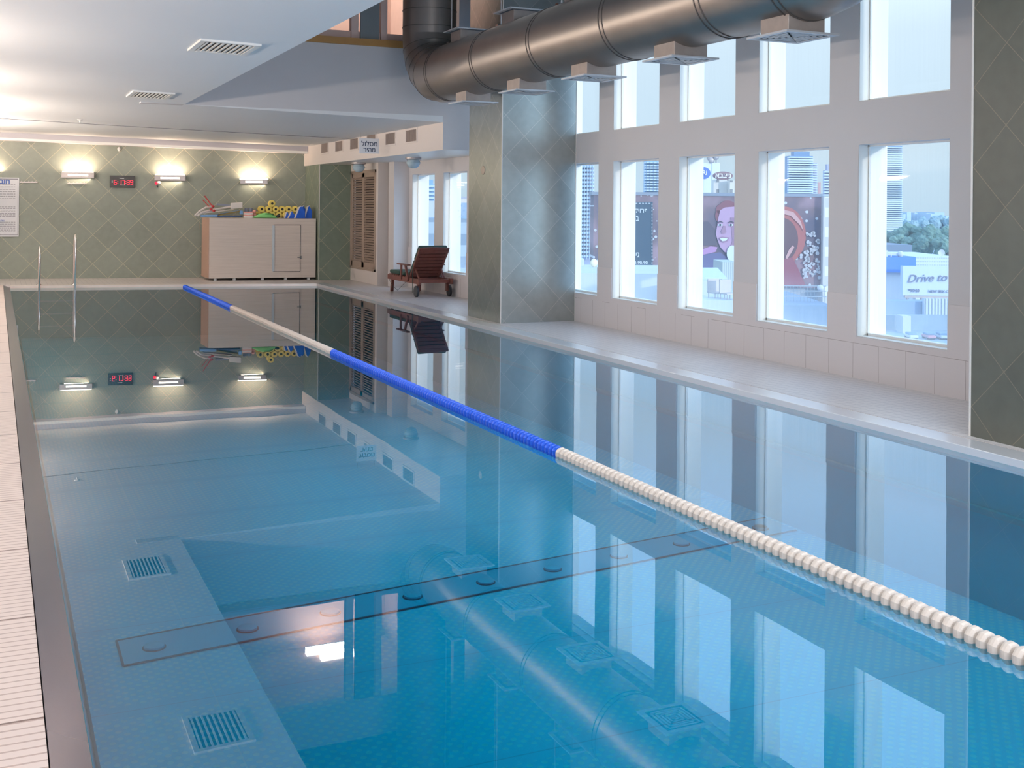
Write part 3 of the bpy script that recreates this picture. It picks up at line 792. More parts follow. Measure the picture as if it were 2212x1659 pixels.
q = MB(); q.tube([(a.x + 0.03, YS - 0.05, c.z), (a.x + 0.03, YS, zc(6.3))], 0.003, 6); q.tube([(c.x - 0.03, YS - 0.05, c.z), (c.x - 0.03, YS, zc(6.3))], 0.003, 6); q.build('hanging_wire', M_chrome, t1)
# soffit lamps
for (u, v, lb) in ((775, 351, 'oval frosted soffit lamp in front of the louvred door'), (893, 340, 'oval frosted soffit lamp above the first far window')):
    p = onz(u, v, 2.56)
    t1 = thing('soffit_lamp', (p.x, p.y, 2.56), lb, 'ceiling lamp', 'soffit lamps')
    q = MB(); q.lathe((p.x, p.y, 2.56), (0, 0, -1), [(0, 0.15), (0.03, 0.15), (0.045, 0.12), (0.05, 0)], 24); q.build('base', M_lampmetal, t1, smooth=True)
    q = MB(); q.sphere((p.x, p.y, 2.46), 0.125, 0.125, 0.11, 20, 12); q.build('globe', M_globe, t1, smooth=True)
    q = MB(); q.tube([(p.x + 0.13 * math.cos(a_ * PI / 8), p.y + 0.13 * math.sin(a_ * PI / 8), 2.46) for a_ in range(16)], 0.008, 6, closed=True); q.build('guard_ring', M_globe, t1)

# ------------------------------------------------------------------ louvred door
t1 = thing('door_1', (7.4, 23.7, 0.27), 'x', 'x'); del t1['label']; del t1['category']; t1['kind'] = 'structure'
z0, z1, y0, y1 = 0.27, 2.42, 22.78, 24.62
ym = (y0 + y1) / 2
q = MB()
for (a0, a1, c0, c1) in ((y0, y1, z0, z0 + 0.05), (y0, y1, z1 - 0.06, z1), (y0, y0 + 0.06, z0, z1), (y1 - 0.06, y1, z0, z1)):
    q.box((7.235, a0, c0), (7.30, a1, c1))
q.build('door_frame', M_louvre, t1)
q = MB(); q.box((7.36, y0, z0), (7.37, y1, z1)); q.build('backing', M_dark, t1)
for (a0, a1) in ((y0 + 0.06, ym - 0.004), (ym + 0.004, y1 - 0.06)):
    q = MB(); st = 0.075
    q.box((7.25, a0, z0 + 0.05), (7.29, a0 + st, z1 - 0.06)); q.box((7.25, a1 - st, z0 + 0.05), (7.29, a1, z1 - 0.06))
    q.box((7.25, a0, z0 + 0.05), (7.29, a1, z0 + 0.17)); q.box((7.25, a0, z1 - 0.15), (7.29, a1, z1 - 0.06))
    lf = q.build('door_leaf', M_louvre, t1)
    q = MB(); ns = 34; za = z0 + 0.17; zb_ = z1 - 0.15
    for k in range(ns):
        zk = za + (k + 0.5) * (zb_ - za) / ns
        q.obox((7.272, (a0 + a1) / 2, zk), (0, 1, 0), (1, 0, 0.9), (-0.9, 0, 1), (a1 - a0) / 2 - st, 0.024, 0.006)
    q.build('louvre_slat', M_louvre, lf)
q = MB(); q.box((7.235, y1 - 0.03, 2.0), (7.25, y1 + 0.03, 2.12)); q.build('hinge', M_rubber, t1)

# ------------------------------------------------------------------ far wall fittings
def fwbox(q, u0, u1, v0, v1, d0, d1):
    """box on the far wall from pixel extents, standing out from d0 to d1"""
    a = onfw(u0, v1, (d0 + d1) / 2); c = onfw(u1, v0, (d0 + d1) / 2)
    zl = min(a.z, c.z); zh = max(a.z, c.z)
    A = Vector((a.x, a.y, 0)); B = Vector((c.x, c.y, 0)); h = (d1 - d0) / 2
    q.hexa([A + FN * h + Vector((0, 0, zl)), B + FN * h + Vector((0, 0, zl)), B - FN * h + Vector((0, 0, zl)), A - FN * h + Vector((0, 0, zl)),
            A + FN * h + Vector((0, 0, zh)), B + FN * h + Vector((0, 0, zh)), B - FN * h + Vector((0, 0, zh)), A - FN * h + Vector((0, 0, zh))])
    return a, c
for i, (u0, u1, v0, v1, lb) in enumerate(((133, 204, 373, 384, 'lit metal wall lamp between the rules sign and the red digital clock'), (334, 401, 379, 390, 'lit metal wall lamp just right of the red digital clock'), (519, 578, 388, 397, 'lit metal wall lamp above the cabinet, rightmost of the three'))):
    c0 = onfw((u0 + u1) / 2, v1, 0.06)
    t1 = thing('wall_lamp', (c0.x, c0.y, c0.z), lb, 'wall lamp', 'wall lamps on the green tiled wall')
    q = MB(); a, c = fwbox(q, u0, u1, v0, v1, 0.02, 0.13); q.build('housing', M_lampmetal, t1, bevel=0.004)
    um = (u0 + u1) / 2; hw = (u1 - u0) * 0.31
    q = MB(); fwbox(q, um - hw, um + hw, (v0 + v1) / 2 - 1.4, (v0 + v1) / 2 + 1.6, 0.131, 0.135); q.build('front_slot', M_lamp, t1)
    q = MB(); pc = onfw(um, v0 - 1.5, 0.08)
    q.tube([pc - FDIR * 0.32, pc + FDIR * 0.32], 0.016, 10); q.build('lamp_tube', M_lamp, t1, smooth=True)
    L = light('wall_lamp_glow', 'AREA', pc + Vector((0, 0, 0.03)) + FN * 0.10, 16, (1.0, 0.74, 0.46), 0.6, 0.08, (0, 0, 1) + FN * 0) if False else light('wall_lamp_glow', 'AREA', tuple(pc + Vector((0, 0, 0.03)) + FN * 0.10), 11, (1.0, 0.71, 0.50), 0.6, 0.08, tuple(Vector((0, 0, 1)) - FN * 0.3))
    L.rotation_euler[2] += 0
    pd = onfw(um, v1 + 1.5, 0.07)
    light('wall_lamp_glow', 'AREA', tuple(pd), 1.8, (1.0, 0.78, 0.58), 0.5, 0.05, (0, 0, -1))
# one more lamp of the row, beyond the left edge of the photograph
pc = onfw(-30, 368, 0.08); light('wall_lamp_glow', 'AREA', tuple(pc), 11, (1.0, 0.71, 0.50), 0.6, 0.08, tuple(Vector((0, 0, 1)) - FN * 0.3))
# digital clock
c0 = onfw(264, 405, 0.04)
t1 = thing('digital_clock', (c0.x, c0.y, c0.z), 'black digital wall clock with glowing red numerals', 'clock')
q = MB(); a, c = fwbox(q, 237, 291, 380, 405, 0.01, 0.07); q.build('case', M_black, t1, bevel=0.004)
SEG = {'0': 'abcdef', '1': 'bc', '2': 'abged', '3': 'abgcd', '4': 'fgbc', '5': 'afgcd', '6': 'afgedc', '7': 'abc', '8': 'abcdefg', '9': 'abcdfg'}
q = MB(); w_, h_ = 0.048, 0.095; t_ = 0.013
ctr = onfw(267, 394, 0.072)
def seg(q, o, s):
    g = {'a': (0, h_ / 2, 1), 'd': (0, -h_ / 2, 1), 'g': (0, 0, 1), 'f': (-w_ / 2, h_ / 4, 0), 'b': (w_ / 2, h_ / 4, 0), 'e': (-w_ / 2, -h_ / 4, 0), 'c': (w_ / 2, -h_ / 4, 0)}[s]
    c = o + FDIR * g[0] + Vector((0, 0, g[1]))
    q.obox(c, FDIR, FN, (0, 0, 1), w_ / 2 if g[2] else t_ / 2, 0.003, t_ / 2 if g[2] else h_ / 4)
pos = -0.175
for ch in '6:17:39':
    if ch == ':':
        for dz in (-0.022, 0.022): q.obox(ctr + FDIR * (pos - 0.020) + Vector((0, 0, dz)), FDIR, FN, (0, 0, 1), 0.007, 0.003, 0.007)
        pos += 0.026
    else:
        for s in SEG[ch]: seg(q, ctr + FDIR * pos, s)
        pos += 0.073
q.build('numeral', M_led, t1)
q = MB()
for (u0, u1, v) in ((258, 268, 385.2), (259, 270, 399.5), (241, 244, 391), (241, 243.5, 394), (286, 288, 392)):
    fwbox(q, u0, u1, v - 0.4, v + 0.5, 0.071, 0.073)
q.build('caption_marks', mat('white_ink', (0.7, 0.7, 0.75), 0.5), t1)
# alarm lamp under second wall lamp
c0 = onfw(340, 400, 0.05)
t1 = thing('alarm_lamp', (c0.x, c0.y, c0.z), 'small white alarm beacon with a red lamp, below the middle wall lamp', 'alarm')
q = MB(); q.sphere(onfw(343, 394.5, 0.05), 0.05, 0.04, 0.04); q.build('body', M_white, t1, smooth=True)
q = MB(); q.sphere(onfw(337.5, 395.5, 0.09), 0.03, 0.03, 0.035); q.build('red_lamp', M_led, t1, smooth=True)
q = MB(); q.bar(onfw(339, 399, 0.04), onfw(340.5, 405, 0.02), 0.02, 0.02, up=FN); q.build('bracket', M_rubber, t1)
# wall rails
for (u0, u1, v0, v1, lb) in ((42, 81, 392.5, 394.5, 'thin steel hook rail on green tiles beside the rules sign'), (146, 187, 395.5, 397.5, 'thin steel hook rail on green tiles below the left wall lamp')):
    q = MB(); fwbox(q, u0, u1, v0, v1, 0.0, 0.035)
    for k in range(5):
        uu = u0 + (k + 0.5) * (u1 - u0) / 5; fwbox(q, uu - 0.6, uu + 0.6, v0 - 2, v0, 0.02, 0.03)
    tag(q.build('hook_rail', M_lampmetal), lb, 'rail', 'hook rails')
q = MB(); pc = onfw(257, 322, 0.04); q.sphere(pc, 0.035, 0.035, 0.05); q.bar(pc, pc - FN * 0.04, 0.02, 0.02)
tag(q.build('motion_sensor', M_white, smooth=True), 'tiny white motion sensor high on the green wall under the beam', 'sensor')
# rules sign
c0 = onfw(10, 511, 0.02)
t1 = thing('rules_sign', (c0.x, c0.y, c0.z), 'large white rules notice with a blue Hebrew heading, at the left edge', 'sign')
q = MB(); fwbox(q, -62, 41.5, 384, 511, 0.005, 0.03); q.build('board', M_paper, t1)
q = MB()
for (u0, u1, v0, v1) in ((-57, 38.5, 386.0, 386.8), (-57, 38.5, 507.0, 507.8), (37.8, 38.6, 386, 507.8), (-57, -56.2, 386, 507.8)):
    fwbox(q, u0, u1, v0, v1, 0.031, 0.033)
random.seed(3)
v = 399.0
for (va, vb, st) in ((399, 434, 5.0), (447, 469, 3.4), (480, 503, 4.2)):
    v = va
    while v < vb:
        u = 33.0; 
        ul = -50
        while u > ul:
            l = random.uniform(2.5, 7); fwbox(q, u - l, u, v - 0.55, v + 0.55, 0.031, 0.032); u -= l + 1.3
        v += st
q.build('small_print', M_inkgrey, t1)
q = MB(); put_text(q, 'תובוח', 0.1, onfw(3, 392.5, 0.034), FDIR, (0, 0, 1), width=onfw(21, 392, 0.03).x - onfw(-16, 392, 0.03).x, bold=0.004)
put_text(q, 'Rules', 0.1, onfw(2, 476, 0.034), FDIR, (0, 0, 1), width=0.14)
q.build('heading', mat('blue_ink', srgb(70, 100, 175), 0.5), t1)

# ------------------------------------------------------------------ ladder
t1 = thing('pool_ladder', (1.15, 24.9, 0), 'chrome pool ladder handrails rising at the far end of the water', 'ladder')
for (u, top) in ((82, 533), (157, 507)):
    p = onz(u, 612, 0.0); x = p.x; yb = ype(x) + 0.10
    zt = ony(u, top, yb - 0.2).z
    pts = [(x, yb + 0.12, 0.0), (x, yb + 0.12, zt * 0.55), (x, yb + 0.08, zt * 0.8)]
    for k in range(7):
        a = PI * k / 6; pts.append((x, yb - 0.11 + 0.17 * math.cos(a), zt - 0.12 + 0.12 * math.sin(a)))
    pts += [(x, yb - 0.27, zt * 0.45), (x, yb - 0.20, 0.15), (x, yb - 0.20, -0.95)]
    q = MB(); q.tube(pts, 0.022, 12); q.build('handrail', M_chrome, t1, smooth=True)
    q = MB(); q.lathe((x, yb + 0.12, 0.0), (0, 0, 1), [(0, 0.05), (0.015, 0.045), (0.025, 0.025)], 16); q.build('base_flange', M_chrome, t1, smooth=True)
for z in (-0.3, -0.55, -0.8):
    xa = onz(82, 612, 0).x; xb = onz(157, 612, 0).x
    q = MB(); q.box((xa, ype(1.2) - 0.14, z - 0.015), (xb, ype(1.2) - 0.06, z + 0.015)); q.build('rung', M_chrome, t1)

# ------------------------------------------------------------------ cabinet
fl = onz(432, 599.5, 0); frr = onz(679, 598, 0)
CX0, CX1 = 4.22, 6.50
def cy(x): return 25.05 - 0.115 * (x - 4.22)      # front line, nearly parallel to the wall
CD = 0.93; CZ0 = 0.05
CTL = ony(432, 469, cy(CX0)).z; CTR = ony(677, 474, cy(CX1)).z; CZ1 = (CTL + CTR) / 2
cdir = Vector((1, -0.115, 0)).normalized(); cn = Vector((cdir.y, -cdir.x, 0))
if cn.y > 0: cn = -cn
BK = Vector((0, CD, 0))
def cp(x, off, z): return Vector((x, cy(x), z)) + cn * off
def cpx(u, v, off=0.0):
    d = ray(u, v); P_ = cp(CX0, off, 0); return CC + d * (cn.dot(P_ - CC) / cn.dot(d))
t1 = thing('cabinet', ((CX0 + CX1) / 2, cy(5.3) + 0.45, 0), 'long beige laminate storage cabinet against the far green wall', 'cabinet')
q = MB(); q.hexa([cp(CX0, 0, CZ0), cp(CX1, 0, CZ0), cp(CX1, 0, CZ0) + BK, cp(CX0, 0, CZ0) + BK, cp(CX0, 0, CZ1), cp(CX1, 0, CZ1), cp(CX1, 0, CZ1) + BK, cp(CX0, 0, CZ1) + BK])
q.build('body', M_lam, t1, bevel=0.004)
e = Vector((0.012, 0, 0)); e1 = Vector((0.001, 0, 0)); f0 = cp(CX0, 0, CZ0) + Vector((0, 0.012, 0)); f1 = cp(CX0, 0, CZ1) + Vector((0, 0.012, 0)); g0 = cp(CX0, 0, CZ0) + BK; g1 = cp(CX0, 0, CZ1) + BK
q = MB(); q.hexa([f0 - e, f0 - e1, g0 - e1, g0 - e, f1 - e, f1 - e1, g1 - e1, g1 - e])
q.build('side_panel', M_lamside, t1)
d0 = cpx(590, 587); d1 = cpx(649, 486)
q = MB(); q.hexa([Vector((d0.x, d0.y, d0.z)) + cn * 0.008, Vector((d1.x, d1.y, d0.z)) + cn * 0.008, Vector((d1.x, d1.y, d0.z)) + cn * 0.001, Vector((d0.x, d0.y, d0.z)) + cn * 0.001,
                  Vector((d0.x, d0.y, d1.z)) + cn * 0.008, Vector((d1.x, d1.y, d1.z)) + cn * 0.008, Vector((d1.x, d1.y, d1.z)) + cn * 0.001, Vector((d0.x, d0.y, d1.z)) + cn * 0.001])
dr = q.build('door', M_lam, t1)
q = MB()
for (a, c) in (((d0.x, d1.z), (d1.x, d1.z)), ((d1.x, d0.z), (d1.x, d1.z)), ((d0.x, d0.z), (d1.x, d0.z))):
    A = Vector((a[0], cy(a[0]), a[1])) + cn * 0.006; B = Vector((c[0], cy(c[0]), c[1])) + cn * 0.006
    q.bar(A, B, 0.010, 0.010, up=cn)
q.build('door_gap', M_dark, dr)
q = MB(); A = cpx(590, 586, 0.015); B = cpx(589, 487, 0.015); B.x = A.x; B.y = A.y; q.bar(A, B, 0.05, 0.02, up=cn); q.build('hinge_strip', mat('pale_edge', srgb(205, 215, 222), 0.4), dr, bevel=0.004)
q = MB(); A = cpx(649.5, 556, 0.02); q.obox(A, cdir, cn, (0, 0, 1), 0.012, 0.012, 0.03); q.obox(A - cdir * 0.035, cdir, cn, (0, 0, 1), 0.035, 0.008, 0.006); q.build('handle', M_black, dr)
for (x) in (4.35, 4.75, 5.35, 5.85, 6.35):
    q = MB(); c = cp(x, -0.08, 0); q.box((c.x - 0.03, c.y - 0.03, 0), (c.x + 0.03, c.y + 0.03, CZ0)); q.build('foot', M_white, t1)
    q = MB(); c = cp(x, -0.8, 0); q.box((c.x - 0.03, c.y - 0.03, 0), (c.x + 0.03, c.y + 0.03, CZ0)); q.build('foot', M_white, t1)
q = MB(); A = onx(429, 482, CX0 - 0.014); q.box((A.x - 0.003, A.y - 0.12, A.z - 0.14), (A.x, A.y + 0.12, A.z + 0.02)); q.build('side_plate', mat('side_plate', srgb(186, 142, 118), 0.5), t1)

# ---- swim gear on the cabinet
def gp(u, v, off): return cpx(u, v, -off)     # point on a plane set back by off from the cabinet front
TOP = CZ1 + 0.004
# yellow foam dumbbells, axis pointing at the viewer
DB_R = 0.072
def dumbbell(c, label, first=[None]):
    if first[0] is None:
        t1 = thing('foam_dumbbell', tuple(c - Vector((0, 0, DB_R))), label, 'foam dumbbell', 'yellow foam dumbbells on the cabinet')
        for s in (0, 1):
            ctr = c - cn * (0.155 * s)
            q = MB()
            q.lathe(ctr + cn * 0.06, -cn, [(0, 0.028), (0.0, DB_R - 0.012), (0.010, DB_R), (0.11, DB_R), (0.12, DB_R - 0.012), (0.12, 0.0)], 24)
            o = q.build('foam_roll', M_yellow, t1, smooth=True)
            q = MB(); q.lathe(ctr + cn * 0.062, -cn, [(0, 0.027), (0.004, 0.027), (0.004, 0)], 16); q.build('tube_end', M_dark, o)
        q = MB(); q.tube([c + cn * 0.05, c - cn * 0.2], 0.02, 10); q.build('grip', M_dark, t1)
        first[0] = (t1, Vector(t1.location))
        return t1
    src, l0 = first[0]
    o = copy_tree(src); o.location = c - Vector((0, 0, DB_R)); o['label'] = label
    return o
ordn = ['leftmost', 'second from left', 'third from left', 'fourth from left', 'fifth from left', 'rightmost']
r0 = TOP + DB_R; r1 = TOP + DB_R + 0.125
x_ = [gp(u, 450, 0.30) for u in (565, 580.5, 595, 609.5, 623.5, 637.5)]
for i, p in enumerate(x_):
    dumbbell(Vector((p.x, p.y, r1)), 'yellow foam dumbbell with dark hole, %s in the upper row' % ordn[i])
xb = [gp(u, 460, 0.30) for u in (556.5, 572.5, 588, 602, 616.5, 631)]
for i, p in enumerate(xb):
    dumbbell(Vector((p.x, p.y, r0)), 'yellow foam dumbbell, %s in the bottom row behind green fins' % ordn[i])
p = gp(589.5, 435, 0.30)
dumbbell(Vector((p.x - 0.02, p.y, r1 + 0.125)), 'single yellow foam dumbbell on top of the two stacked rows')
# blue wedge kickboards with white edges, leaning at the right end
def wedge(u0, u1, vt, off, label):
    a = gp(u0, 470, off); c = gp(u1, 470, off); tp = gp((u0 * 0.3 + u1 * 0.7), vt, off)
    H_ = tp.z - TOP
    A = Vector((a.x, a.y, TOP)); B = Vector((c.x, c.y, TOP)); w = (B - A)
    t1 = thing('kickboard', tuple((A + B) / 2), label, 'kickboard', 'blue kickboards on the cabinet')
    poly = [A, B, B + Vector((0, 0, H_ * 0.55)), A + w * 0.62 + Vector((0, 0, H_)), A + w * 0.45 + Vector((0, 0, H_ * 0.92))]
    q = MB(); q.extr(poly, -cn * 0.10); q.build('foam_board', M_fblue2, t1)
    q = MB(); dv = -w.normalized() * 0.03
    q.extr([poly[0] + dv, poly[0], poly[4], poly[3], poly[3] + Vector((0, 0, 0.012)), poly[4] + dv], -cn * 0.10); q.build('white_edge', M_fwhite2, t1)
wedge(624, 636, 457, 0.10, 'small blue kickboard with white edge, in front of the yellow dumbbells')
wedge(616, 624, 458, 0.16, 'narrow blue kickboard standing left of the small blue one')
wedge(638, 659, 446, 0.08, 'tall blue kickboard with white edge at the right end of the cabinet')
wedge(659, 674, 445, 0.14, 'blue kickboard at the far right corner of the cabinet')
wedge(646, 662, 445, 0.28, 'blue kickboard standing behind the tall blue kickboard')
# green fins
t1 = thing('swim_fin', tuple(gp(575, 468, 0.06)), 'light green rubber swim fin lying in front of the dumbbells', 'swim fin')
a = gp(547, 469, 0.06); c = gp(600, 469, 0.06)
q = MB(); N_ = 10
pts = []; rad = []
for k in range(N_ + 1):
    s = k / N_; p = a.lerp(c, s); h = 0.015 + 0.045 * math.sin(PI * s) ** 1.2
    pts.append(Vector((p.x, p.y, TOP + h))); rad.append(h)
q.tube(pts, rad, 12); q.build('fin_body', M_greenfin, t1, smooth=True)
q = MB(); q.sphere(gp(601, 467, 0.05), 0.05, 0.06, 0.035); q.build('foot_pocket', M_rubber, t1, smooth=True)
q = MB(); q.tube([gp(573, 462, 0.0), gp(584, 461.5, 0.0), gp(592, 465, 0.0)], [0.008, 0.014, 0.008], 8); q.build('strap', mat('dark_green_strap', srgb(70, 140, 80), 0.5), t1, smooth=True)
# left pile
def board(u0, u1, v0, v1, off, th, m, name, label, cat, tilt=0.0, dep=0.28, rnd=True, group=None):
    """flat foam board lying on the pile: front edge from (u0,v0) to (u1,v1)"""
    a = gp(u0, v0, off); c = gp(u1, v1, off)
    q = MB(); q.extr([a + Vector((0, 0, -th / 2)), c + Vector((0, 0, -th / 2)), c + Vector((0, 0, th / 2)), a + Vector((0, 0, th / 2))], -cn * dep)
    o = q.build(name, m, bevel=min(th * 0.4, 0.012)); tag(o, label, cat, group); return o
board(434, 470, 466.5, 466, 0.03, 0.045, M_lblue, 'kickboard', 'pale blue kickboard lowest at the left of the pile', 'kickboard')
board(466, 523, 467.5, 467, 0.05, 0.028, M_navy, 'kickboard', 'dark blue kickboard flat on the cabinet top under the olive one', 'kickboard')
board(472, 519, 465.0, 456, 0.06, 0.022, M_olive, 'kickboard', 'olive kickboard tilted in the middle of the pile', 'kickboard')
board(440, 505, 460.5, 452.5, 0.16, 0.020, M_fwhite2, 'kickboard', 'long white kickboard sloping across the pile, red clip on it', 'kickboard')
board(470, 517, 463.6, 455.0, 0.38, 0.018, M_lblue, 'kickboard', 'thin pale blue kickboard between white and olive boards', 'kickboard')
board(469, 497, 441.5, 444, 0.20, 0.045, M_grey, 'pull_buoy', 'blue grey pull buoy lying on top of the white boards', 'pull buoy')
board(518, 525, 459, 459, 0.04, 0.085, M_lblue, 'foam_block', 'light blue foam block under the white box float', 'foam block', dep=0.15)
o = board(499, 524, 445, 443, 0.04, 0.13, M_fwhite2, 'box_float', 'white boxy float raised at the right end of the pile', 'float', dep=0.2)
for (pp, lb) in ((((421, 466), (431, 456), (445, 448), (460, 445.5)), 'long white foam noodle curving down over the left corner, upper'), (((427, 466), (438, 458), (452, 455), (500, 446)), 'white foam noodle under the upper one, running to the box float')):
    q = MB(); q.tube([gp(u, v, 0.02 + 0.06 * i) for i, (u, v) in enumerate(pp)], 0.022, 10)
    tag(q.build('pool_noodle', M_fwhite2, smooth=True), lb, 'pool noodle')
q = MB(); q.tube([gp(459, 446, 0.0), gp(442, 423, 0.0)], 0.012, 8); q.tube([gp(452, 446, 0.02), gp(438, 432, 0.02)], 0.010, 8)
for (u, v) in ((460, 446), (456, 452), (462, 455)): q.sphere(gp(u, v, 0.0), 0.035, 0.03, 0.03)
tag(q.build('hand_paddle', M_red, smooth=True), 'red swim paddle with two sticks pointing up left', 'swim paddle')
for i, (u0, u1, lb) in enumerate(((528, 536, 'grey foam cylinder behind the pink float, left one'), (538, 545, 'grey foam cylinder behind the pink float, right one'))):
    q = MB(); c = gp((u0 + u1) / 2, 452, 0.25); q.lathe((c.x, c.y, TOP), (0, 0, 1), [(0, 0.04), (0.01, 0.045), (c.z - TOP + 0.02, 0.045), (c.z - TOP + 0.03, 0.03)], 16)
    tag(q.build('foam_cylinder', M_grey, smooth=True), lb, 'foam cylinder', 'grey foam cylinders')
t1 = thing('pull_buoy', tuple(gp(537, 468, 0.08)), 'pink and white striped pull buoy between boards and dumbbells', 'pull buoy')
for (z_, m_, r_) in ((0.03, M_fwhite2, 0.05), (0.065, M_pink, 0.04), (0.095, M_fwhite2, 0.04), (0.122, M_pink, 0.028)):
    a = gp(526, 468, 0.08); c = gp(546, 468, 0.08); q = MB()
    q.tube([Vector((a.x, a.y, TOP + z_)), Vector(((a.x + c.x) / 2, (a.y + c.y) / 2, TOP + z_ - 0.012)), Vector((c.x, c.y, TOP + z_))], [r_ * 0.6, r_, r_ * 0.7], 12); q.build('foam_layer', m_, t1, smooth=True)
q = MB(); c = gp(549.5, 450, 0.18); q.sphere((c.x, c.y, TOP + 0.14), 0.04, 0.08, 0.04); q.sphere((c.x, c.y, TOP + 0.06), 0.045, 0.08, 0.06)
tag(q.build('foam_ball_float', M_pink, smooth=True), 'pale pink float beside the yellow dumbbells', 'float')

# ------------------------------------------------------------------ sun lounger
t1 = thing('sun_lounger', (7.3, 20.2, 0), 'reddish brown wooden sun lounger with wheels and green cushion under far windows', 'sun lounger')
XA, XB = 6.98, 7.60
ZS = 0.33
Y0, Y1 = 19.35, 21.10
q = MB()
for x in (XA, XB):
    q.box((x - 0.02, Y0, ZS - 0.09), (x + 0.02, Y1, ZS))
    q.box((x - 0.028, Y0 - 0.05, ZS - 0.095), (x + 0.028, Y0 + 0.06, ZS + 0.01))
for y in (Y0 + 0.05, 19.95, 20.5, Y1 - 0.03): q.box((XA, y - 0.025, ZS - 0.07), (XB, y + 0.025, ZS - 0.01))
for k in range(9):
    y = 20.05 + k * 0.115; q.box((XA, y, ZS), (XB, y + 0.085, ZS + 0.018))
q.build('frame', M_wood, t1, bevel=0.004)
for (x, y, dy) in ((XA + 0.03, 20.92, 0.06), (XB - 0.03, 20.92, 0.06)):
    q = MB(); q.bar((x, y, ZS - 0.05), (x, y + dy, 0.0), 0.05, 0.06, up=(0, 1, 0)); q.build('leg', M_wood, t1)
for x in (XA + 0.03, XB - 0.03):
    q = MB(); q.bar((x, Y0 + 0.12, ZS - 0.05), (x, 19.47, 0.10), 0.04, 0.06, up=(0, 1, 0)); q.build('leg', M_wood, t1)
for x in (XA - 0.01, XB + 0.01):
    q = MB(); q.lathe((x - 0.022, 19.46, 0.105), (1, 0, 0), [(0, 0.06), (0.0, 0.095), (0.006, 0.105), (0.038, 0.105), (0.044, 0.095), (0.044, 0.06)], 28); wv = q.build('wheel', M_rubber, t1, smooth=True)
    q = MB(); q.lathe((x - 0.018, 19.46, 0.105), (1, 0, 0), [(0, 0.07), (0.036, 0.07), (0.036, 0.0)], 20); q.build('hub', M_wood, wv, smooth=True)
# backrest
H0 = Vector((0, 19.93, ZS + 0.01)); HT = Vector((0, 19.42, 0.86)); bd = (HT - H0).normalized(); bn = Vector((0, bd.z, -bd.y))   # bn to front (+y up)
if bn.y < 0: bn = -bn
q = MB()
for x in (XA + 0.04, XB - 0.04): q.bar(Vector((x, 0, 0)) + H0, Vector((x, 0, 0)) + HT, 0.035, 0.05, up=bn)
L_ = (HT - H0).length
for k in range(8):
    s0 = 0.03 + k * (L_ - 0.02) / 8
    c = Vector(((XA + XB) / 2, 0, 0)) + H0 + bd * (s0 + 0.032) - bn * 0.012
    q.obox(c, (1, 0, 0), bd, bn, (XB - XA) / 2 - 0.02, 0.033, 0.009)
# curved top rail
for k in range(8):
    x = XA + 0.02 + (k + 0.5) * (XB - XA - 0.04) / 8; hgt = 0.03 + 0.022 * math.sin(PI * (k + 0.5) / 8)
    q.obox(Vector((x, 0, 0)) + H0 + bd * (L_ + 0.01), (1, 0, 0), bd, bn, (XB - XA - 0.04) / 16, hgt, 0.012)
q.build('backrest', M_wood, t1)
for x in (XA + 0.06, XB - 0.06):
    q = MB(); q.bar(Vector((x, 19.72, 0.50)), Vector((x, 19.50, ZS)), 0.02, 0.03, up=(0, 1, 0)); q.build('prop_bar', M_wood, t1)
for x in (XA - 0.03, XB + 0.03):
    q = MB(); q.box((x - 0.035, 19.82, 0.555), (x + 0.035, 20.42, 0.578)); q.bar((x, 20.25, ZS - 0.05), (x, 20.25, 0.56), 0.03, 0.05, up=(0, 1, 0)); q.bar((x, 19.85, ZS - 0.05), (x, 20.02, 0.56), 0.03, 0.05, up=(0, 1, 0)); q.build('armrest', M_wood, t1)
q = MB(); q.box((XA + 0.03, 20.0, ZS + 0.02), (XB - 0.03, 20.55, ZS + 0.09)); q.box((XA + 0.03, 20.56, ZS + 0.02), (XB - 0.03, Y1 + 0.02, ZS + 0.09)); q.build('seat_cushion', M_green, t1, bevel=0.02)
q = MB()
q.obox(Vector(((XA + XB) / 2, 0, 0)) + H0 + bd * (L_ * 0.26) + bn * 0.055, (1, 0, 0), bd, bn, (XB - XA) / 2 - 0.03, L_ * 0.25, 0.045)
q.obox(Vector(((XA + XB) / 2, 0, 0)) + H0 + bd * (L_ * 0.77) + bn * 0.06, (1, 0, 0), bd, bn, (XB - XA) / 2 - 0.03, L_ * 0.25, 0.05)
q.build('back_cushion', M_green, t1, bevel=0.025)
q = MB(); q.tube([(XA - 0.03, 20.98, ZS - 0.09), (XA - 0.03, 20.75, 0.12), (XA - 0.03, 20.45, 0.06), (XA - 0.03, 19.98, ZS - 0.08)], 0.004, 6); q.tube([(XA - 0.03, 19.62, 0.6), (XA - 0.035, 19.60, 0.08)], 0.006, 6)
q.build('cushion_tie', M_green, t1)


